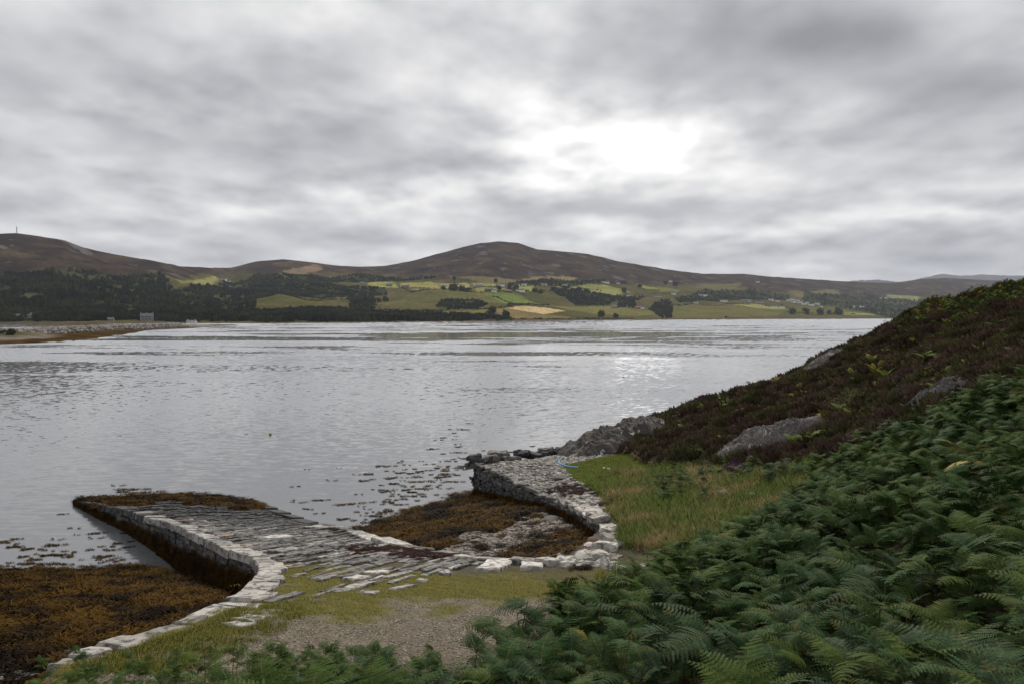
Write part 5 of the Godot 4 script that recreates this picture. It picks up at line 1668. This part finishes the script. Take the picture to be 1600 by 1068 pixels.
func make_grass() -> void:
	var short := [grass_tuft(4001, 26, 0.09, 0.05, 0.5, 0.004), grass_tuft(4002, 26, 0.09, 0.06, 0.6, 0.004)]
	var long := [grass_tuft(4003, 34, 0.12, 0.26, 0.6, 0.004), grass_tuft(4004, 34, 0.14, 0.18, 0.9, 0.004)]
	rng.seed = 4100
	var sp := [[], []]
	var sc := [[], []]
	var lp := [[], []]
	var lc := [[], []]
	for i in 42000:
		var x := rng.randf_range(2.0, 10.0)
		var d := rng.randf_range(18.0, 34.8)
		if not inside(lawn_area, x, d) or inside(bracken_area, x, d) or inside(heather_area, x, d): continue
		var k := rng.randi_range(0, 1)
		var w := noise_a.get_noise_2d(x * 1.3 + 40.0, d * 1.3)
		var turf := smoothstep(26.5, 29.5, d + 3.0 * w - 0.9 * (x - 3.0))
		if turf < 0.3: turf = maxf(turf, smoothstep(3.6, 3.1, x + w * 0.6) * smoothstep(22.0, 24.5, d))
		var tr := Transform3D(Basis(Vector3.UP, rng.randf() * TAU).scaled(Vector3.ONE * rng.randf_range(0.7, 1.4)), place(x, d))
		if rng.randf() < turf:
			sp[k].append(tr)
			sc[k].append(mixc(Color(0.15, 0.20, 0.04), Color(0.22, 0.24, 0.06), rng.randf()))
		elif rng.randf() < 0.75:
			lp[k].append(tr)
			var t := 0.5 + 1.2 * noise_b.get_noise_2d(x * 0.9, d * 0.9) + rng.randf_range(-0.2, 0.2)
			lc[k].append(mixc(mixc(Color(0.13, 0.175, 0.045), Color(0.21, 0.20, 0.07), t), Color(0.33, 0.25, 0.13), smoothstep(0.8, 1.1, t)))
	for k in 2:
		scatter("turf", short[k], mats.grass, sp[k], sc[k], "short cropped bright green turf above the quay", "grass")
		scatter("meadow_grass", long[k], mats.grass, lp[k], lc[k], "rough olive and straw meadow grass between bay and bracken", "grass")
	# moss and fine grass over the track and in the joints of the paving
	rng.seed = 4200
	var gp := []
	var gc := []
	for i in 60000:
		var x := rng.randf_range(-7.0, 4.0)
		var d := rng.randf_range(5.0, 20.0)
		if not is_core(x, d) or inside(bracken_area, x, d) and rng.randf() < 0.6: continue
		var g := green_share(x, d)
		if d + 0.25 * x > 16.5: g *= 0.55
		if rng.randf() > smoothstep(0.35, 0.85, g): continue
		gp.append(Transform3D(Basis(Vector3.UP, rng.randf() * TAU).scaled(Vector3(1, rng.randf_range(0.2, 0.55), 1)), place(x, d)))
		gc.append(mixc(Color(0.11, 0.115, 0.035), Color(0.22, 0.18, 0.05), rng.randf()))
	scatter("moss", short[0], mats.grass, gp, gc, "olive moss and fine grass over the gravel track and slab joints", "moss")
	# a rim of longer turf along the kerb of the cove
	var rp := []
	var rc := []
	for i in 2200:
		var s := rng.randf_range(25.0, path_length(cove_edge))
		if rng.randf() > smoothstep(25.0, 28.5, s): continue
		var q := path_at(cove_edge, s)
		var nrm := Vector2(-q[1].y, q[1].x)
		var p: Vector2 = q[0] + nrm * (0.45 + 1.1 * pow(rng.randf(), 1.6))
		rp.append(Transform3D(Basis(Vector3.UP, rng.randf() * TAU).scaled(Vector3.ONE * rng.randf_range(0.5, 1.1)), place(p.x, p.y)))
		rc.append(mixc(Color(0.11, 0.125, 0.03), Color(0.20, 0.18, 0.045), rng.randf()))
	scatter("turf", short[1], mats.grass, rp, rc, "green turf strip along the pale kerb of the cove", "grass")

func make_pebbles() -> void:
	var stones := [pebble_mesh(51), pebble_mesh(52)]
	rng.seed = 5000
	var p := [[], []]
	var c := [[], []]
	for i in 100000:       # gravel of the track
		var x := rng.randf_range(-6.5, 2.5)
		var d := rng.randf_range(5.0, 16.5)
		if not is_core(x, d): continue
		if rng.randf() < smoothstep(0.15, 0.7, green_share(x, d)) * 0.93: continue
		var k := i % 2
		var r := 0.005 + 0.011 * pow(rng.randf(), 3.0)
		p[k].append(Transform3D(Basis(Vector3.UP, rng.randf() * TAU).scaled(Vector3(r * 1.3, r, r)), place(x, d) + Vector3(0, r * 0.3, 0)))
		c[k].append(mixc(Color(0.09, 0.075, 0.055), Color(0.40, 0.35, 0.28), pow(rng.randf(), 1.6)))
	for k in 2: scatter("gravel", stones[k], mats.pebble, p[k], c[k], "fine brown gravel of the track above the slipway", "gravel")
	p = [[], []]
	c = [[], []]
	for i in 30000:       # shingle of the inner bay
		var x := rng.randf_range(-4.5, 3.0)
		var d := rng.randf_range(18.0, 31.0)
		if is_core(x, d) or x < -6.0 - (d - 20.0) * 0.5: continue
		if rng.randf() > shingle_share(x, d) + 0.04: continue
		var k := i % 2
		var r := 0.025 + 0.06 * pow(rng.randf(), 2.5)
		p[k].append(Transform3D(Basis(Vector3.UP, rng.randf() * TAU).scaled(Vector3(r * 1.4, r * 0.8, r)), place(x, d) + Vector3(0, r * 0.2, 0)))
		c[k].append(mixc(Color(0.05, 0.04, 0.032), Color(0.30, 0.25, 0.21), pow(rng.randf(), 1.8)))
	for k in 2: scatter("shingle", stones[k], mats.pebble, p[k], c[k], "wet brown shingle on the floor of the inner bay", "shingle")
	p = [[], []]
	c = [[], []]
	for i in 16000:       # broken stone on the quay
		var x := rng.randf_range(-2.0, 4.4)
		var d := rng.randf_range(22.0, 39.4)
		if not inside(core_area, x, d) or inside(lawn_area, x, d) or inside(heather_area, x, d): continue
		if d < 24.0 or x < -1.5 + (35.0 - d) * 0.2: continue
		var k := i % 2
		var r := 0.03 + 0.07 * pow(rng.randf(), 2.0)
		p[k].append(Transform3D(Basis.from_euler(Vector3(rng.randf() * 0.4, rng.randf() * TAU, 0)).scaled(Vector3(r * 1.5, r * 0.7, r)), place(x, d) + Vector3(0, r * 0.2, 0)))
		c[k].append(mixc(Color(0.05, 0.045, 0.04), Color(0.36, 0.335, 0.30), pow(rng.randf(), 1.5)))
	for k in 2: scatter("broken_stone", stones[k], mats.pebble, p[k], c[k], "loose pale broken stone filling the top of the quay", "rubble")

func weed_tuft(seed_: int, n: int, spread: float, high: float) -> ArrayMesh:
	rng.seed = seed_
	var s := Soup.new()
	for i in n:
		var a := rng.randf() * TAU
		var p := Vector3(rng.randf_range(-0.3, 0.3), 0, rng.randf_range(-0.3, 0.3)) * spread
		p.y = high * (1.0 - 8.0 * (p.x * p.x + p.z * p.z) / (spread * spread)) * rng.randf_range(0.6, 1.1)
		var dir := Vector3(cos(a), 0, sin(a))
		var side := Vector3(-sin(a), rng.randf_range(-0.5, 0.5), cos(a)) * rng.randf_range(0.004, 0.011)
		var col := grey(rng.randf_range(0.7, 1.3))
		for q in 4:
			dir = dir.rotated(Vector3.UP, rng.randf_range(-0.9, 0.9))
			var nxt := p + dir * spread * 0.12 + Vector3(0, high * rng.randf_range(-0.40, 0.16), 0)
			s.quad(p - side, p + side, nxt + side * 0.9, nxt - side * 0.9, col)
			p = nxt
	s.lift(0.8)
	return s.mesh()

func raft_mesh(seed_: int, clusters: int) -> ArrayMesh:      # a drifting raft: a ragged string of clusters
	rng.seed = seed_
	var s := Soup.new()
	var at := Vector3.ZERO
	for k in clusters:
		at = Vector3(rng.randf_range(-0.5, 0.5), 0, rng.randf_range(-0.3, 0.3)) * Vector3(1, 1, 0.5 + 0.5 * rng.randf())
		var r := rng.randf_range(0.03, 0.16)
		for i in int(220 * r + 8):
			var a := rng.randf() * TAU
			var p := at + Vector3(cos(a) * 1.5, 0, sin(a)) * r * sqrt(rng.randf()) + Vector3(0, rng.randf_range(0.0, 0.03), 0)
			var dir := Vector3(cos(a * 5.0), 0, sin(a * 5.0)) * rng.randf_range(0.03, 0.08)
			var side := Vector3(-dir.z, 0, dir.x).normalized() * rng.randf_range(0.008, 0.02)
			var q := p + dir + Vector3(0, rng.randf_range(-0.02, 0.03), 0)
			s.quad(p - side, p + side, q + side, q - side, grey(rng.randf_range(0.6, 1.4)))
	s.lift(0.8)
	return s.mesh()

func make_weed() -> void:
	var tufts := [weed_tuft(6001, 110, 0.55, 0.13), weed_tuft(6002, 110, 0.6, 0.10), weed_tuft(6003, 90, 0.5, 0.16)]
	rng.seed = 6100
	var p := [[], [], []]
	var c := [[], [], []]
	for i in 26000:
		var x := rng.randf_range(-20.0, 3.0)
		var d := rng.randf_range(8.0, 37.0)
		var cove := x < -8.0 - (d - 20.0) * 0.62 if d > 16.0 else x < -3.0
		var slip := false
		if is_core(x, d):
			# wrack over the seaward end of the slipway
			var h := ramp_height(x, d)
			slip = d > 28.0 and x < -10.5 and h < 0.46 - 0.06 * (x + 14.0) + 0.25 * noise_a.get_noise_2d(x, d)
			if not slip: continue
		if absf(x) > d * 0.70: continue
		var g := ground(x, d)
		if g < -0.16: continue
		if not cove and not slip:
			if rng.randf() < shingle_share(x, d) * 0.97: continue
		if cove and d < 12.0 and rng.randf() < 0.35 + noise_a.get_noise_2d(x, d): continue
		var k := rng.randi_range(0, 2)
		p[k].append(Transform3D(Basis(Vector3.UP, rng.randf() * TAU).scaled(Vector3.ONE * rng.randf_range(0.6, 1.3)), Vector3(x, g + 0.01, -d)))
		var t := 0.42 + 1.9 * noise_a.get_noise_2d(x * 1.1, d * 1.1 + 30.0) + 0.8 * noise_b.get_noise_2d(x * 3.0, d * 3.0) + rng.randf_range(-0.2, 0.2)
		t -= 0.35 * smoothstep(14.0, 9.0, d)
		c[k].append(mixc(Color(0.013, 0.008, 0.004), Color(0.086, 0.046, 0.008), t))
	for k in 3: scatter("wrack", tufts[k], mats.weed, p[k], c[k], "ochre and brown bladder wrack heaped over the low-tide shore", "seaweed")
	rng.seed = 6150
	var sp := []
	var sc := []
	for i in 700:         # stones showing through the wrack of the cove
		var d := rng.randf_range(7.0, 17.0)
		var x := rng.randf_range(-0.66 * d, -4.3)
		if is_core(x, d) or noise_a.get_noise_2d(x * 1.4, d * 1.4) + (12.0 - d) * 0.06 < 0.1: continue
		var r := rng.randf_range(0.03, 0.11)
		sp.append(Transform3D(Basis.from_euler(Vector3(rng.randf() * 0.4, rng.randf() * TAU, 0)).scaled(Vector3(r * 1.4, r * 0.7, r)), place(x, d) + Vector3(0, 0.05, 0)))
		sc.append(mixc(Color(0.03, 0.028, 0.025), Color(0.15, 0.14, 0.125), pow(rng.randf(), 1.6)))
	scatter("cobbles", pebble_mesh(57), mats.wet_stone, sp, sc, "dark wet stones showing through the wrack of the cove", "shingle")
	rng.seed = 6160
	# dark red-brown weed drying at the head of the bay and on the slipway
	var dp := []
	var dc := []
	for q in [[620, 862, 1.0, 260], [640, 868, 0.9, 200], [655, 860, 0.7, 120], [900, 862, 1.4, 300], [880, 868, 1.2, 260], [850, 868, 1.0, 160], [530, 829, 0.35, 30], [885, 765, 0.7, 110], [905, 770, 0.5, 60], [943, 770, 0.35, 50], [912, 888, 0.3, 24], [940, 790, 0.3, 40]]:
		var o := hit(q[0], q[1])
		for i in q[3]:
			var x: float = o.x + rng.randfn() * q[2] * 0.55
			var d: float = -o.z + rng.randfn() * q[2] * 0.40
			if q[0] > 800 and q[1] > 860 and is_core(x, d) and q[0] != 912: continue
			dp.append(Transform3D(Basis(Vector3.UP, rng.randf() * TAU).scaled(Vector3.ONE * rng.randf_range(0.25, 0.5)), place(x, d) + Vector3(0, 0.03, 0)))
			dc.append(mixc(Color(0.018, 0.008, 0.008), Color(0.05, 0.018, 0.012), rng.randf()))
	scatter("dried_weed", tufts[0], mats.weed, dp, dc, "dark red-brown dried weed at the bay's head and on slabs", "seaweed")
	# weed hanging on the lower courses of both walls
	rng.seed = 6200
	var hp := []
	var hc := []
	for w in 2:
		var line := cove_edge if w == 0 else quay_edge
		var total := 24.0 if w == 0 else path_length(quay_edge)
		for i in 1000 if w == 0 else 600:
			var s := rng.randf() * total
			var q := path_at(line, s)
			var foot := cove_height(q[0].x, q[0].y) if w == 0 else bay_height(q[0].x, q[0].y)
			var top := ramp_height(q[0].x, q[0].y) if w == 0 else 1.5
			var reach := maxf(0.12, (top - foot) * (0.5 if w == 0 else 0.2))
			if w == 1 and s > total * 0.75: reach = 0.1
			if w == 0: reach *= lerpf(0.45, 1.0, smoothstep(6.0, 13.0, s))
			var y := maxf(foot, -0.05) + reach * pow(rng.randf(), 2.0)
			var outw := Vector3(-q[1].y, 0, -q[1].x) * -1.0
			var b := Basis.from_euler(Vector3(0, rng.randf() * TAU, 0))
			var turn := Basis(Vector3(q[1].x, 0, -q[1].y), outw, Vector3(q[1].x, 0, -q[1].y).cross(outw))
			hp.append(Transform3D((turn * b).scaled_local(Vector3.ONE * rng.randf_range(0.35, 0.75)), Vector3(q[0].x, y, -q[0].y) + outw * 0.05))
			hc.append(mixc(Color(0.015, 0.009, 0.005), Color(0.075, 0.040, 0.009), rng.randf()))
	scatter("hanging_wrack", tufts[2], mats.weed, hp, hc, "brown wrack hanging from the lower courses of the walls", "seaweed")
	# clumps afloat
	rng.seed = 6300
	var rafts := [raft_mesh(6301, 9), raft_mesh(6302, 6), raft_mesh(6303, 14), raft_mesh(6304, 4), raft_mesh(6305, 11)]
	var rafts_mat := []
	for k in 3:
		var m: StandardMaterial3D = mats.weed.duplicate()
		m.albedo_color = [Color(0.075, 0.048, 0.016), Color(0.10, 0.062, 0.018), Color(0.05, 0.035, 0.014)][k].linear_to_srgb()
		rafts_mat.append(m)
	var list := []
	for e in [[15, 848, 30], [60, 880, 40], [75, 888, 36], [40, 858, 24], [85, 842, 26], [115, 825, 18], [97, 803, 14], [145, 840, 30], [160, 872, 44], [150, 833, 24], [120, 896, 36], [20, 880, 26], [55, 900, 30], [10, 885, 20], [180, 758, 26], [205, 764, 44], [222, 769, 50], [240, 775, 40], [165, 775, 40], [190, 768, 26], [150, 870, 30], [95, 868, 34], [30, 893, 30], [70, 868, 20],
		[462, 783, 34], [500, 781, 24], [545, 787, 40], [460, 760, 14], [515, 750, 22], [555, 741, 16], [567, 751, 22], [480, 795, 16], [498, 802, 16], [560, 772, 12], [590, 784, 24], [535, 811, 26], [560, 812, 22], [600, 768, 22], [610, 747, 26], [615, 756, 16], [640, 738, 30], [655, 752, 34], [665, 745, 40], [635, 765, 20], [650, 775, 26], [680, 735, 30], [690, 728, 24], [700, 742, 30], [705, 720, 16], [720, 715, 20], [670, 725, 16], [635, 726, 12], [740, 716, 26], [660, 763, 24], [625, 788, 20], [600, 800, 20], [585, 815, 30], [680, 752, 34], [640, 780, 30], [720, 730, 22], [760, 704, 14], [795, 706, 18], [832, 697, 12], [690, 762, 30], [710, 752, 26], [668, 772, 30], [576, 740, 14], [528, 731, 10], [590, 729, 10], [478, 733, 12], [915, 683, 12], [940, 676, 10]]:
		list.append(e)
	for i in 60:
		var far := pow(rng.randf(), 1.7)
		list.append([rng.randf_range(-5, 205), 0.0, rng.randf_range(10, 44) * (1.0 - 0.5 * far)])
		list[-1][1] = 906.0 - 70.0 * far - 0.05 * list[-1][0]
	for i in 90:
		list.append([rng.randf_range(560, 735), 0.0, rng.randf_range(6, 22)])
		list[-1][1] = lerpf(812, 728, (list[-1][0] - 580.0) / 155.0) - 75.0 * pow(rng.randf(), 1.8)
	for e in list:
		var q := at_height(e[0], e[1], 0.0)
		var wide: float = e[2] * -q.z / FOCAL
		var o := put("floating_weed", rafts[rng.randi_range(0, 4)], rafts_mat[rng.randi_range(0, 2)])
		o.transform = Transform3D(Basis(Vector3.UP, rng.randf_range(-0.4, 0.4)).scaled_local(Vector3(wide, 0.9, maxf(wide * 0.8, 0.25))), q)
		tag(o, "ragged raft of brown wrack afloat in the cove by the slipway wall" if e[0] < 420 else "ragged raft of brown wrack afloat off the inner bay", "seaweed", "rafts of floating wrack")

func _ready() -> void:
	noise_a.seed = 1; noise_a.frequency = 0.5; noise_a.fractal_octaves = 3
	noise_b.seed = 2; noise_b.frequency = 0.5; noise_b.fractal_octaves = 4
	noise_c.seed = 3; noise_c.frequency = 0.8; noise_c.fractal_octaves = 3
	var t0 := Time.get_ticks_msec()
	setup()
	make_materials()
	make_outlines()
	make_spline()
	make_ground()
	make_water()
	make_far_hills()
	make_breakwater()
	make_slipway()
	make_quay()
	make_rocks()
	make_far_trees()
	make_houses()
	make_bracken()
	make_heather()
	make_grass()
	make_pebbles()
	make_weed()
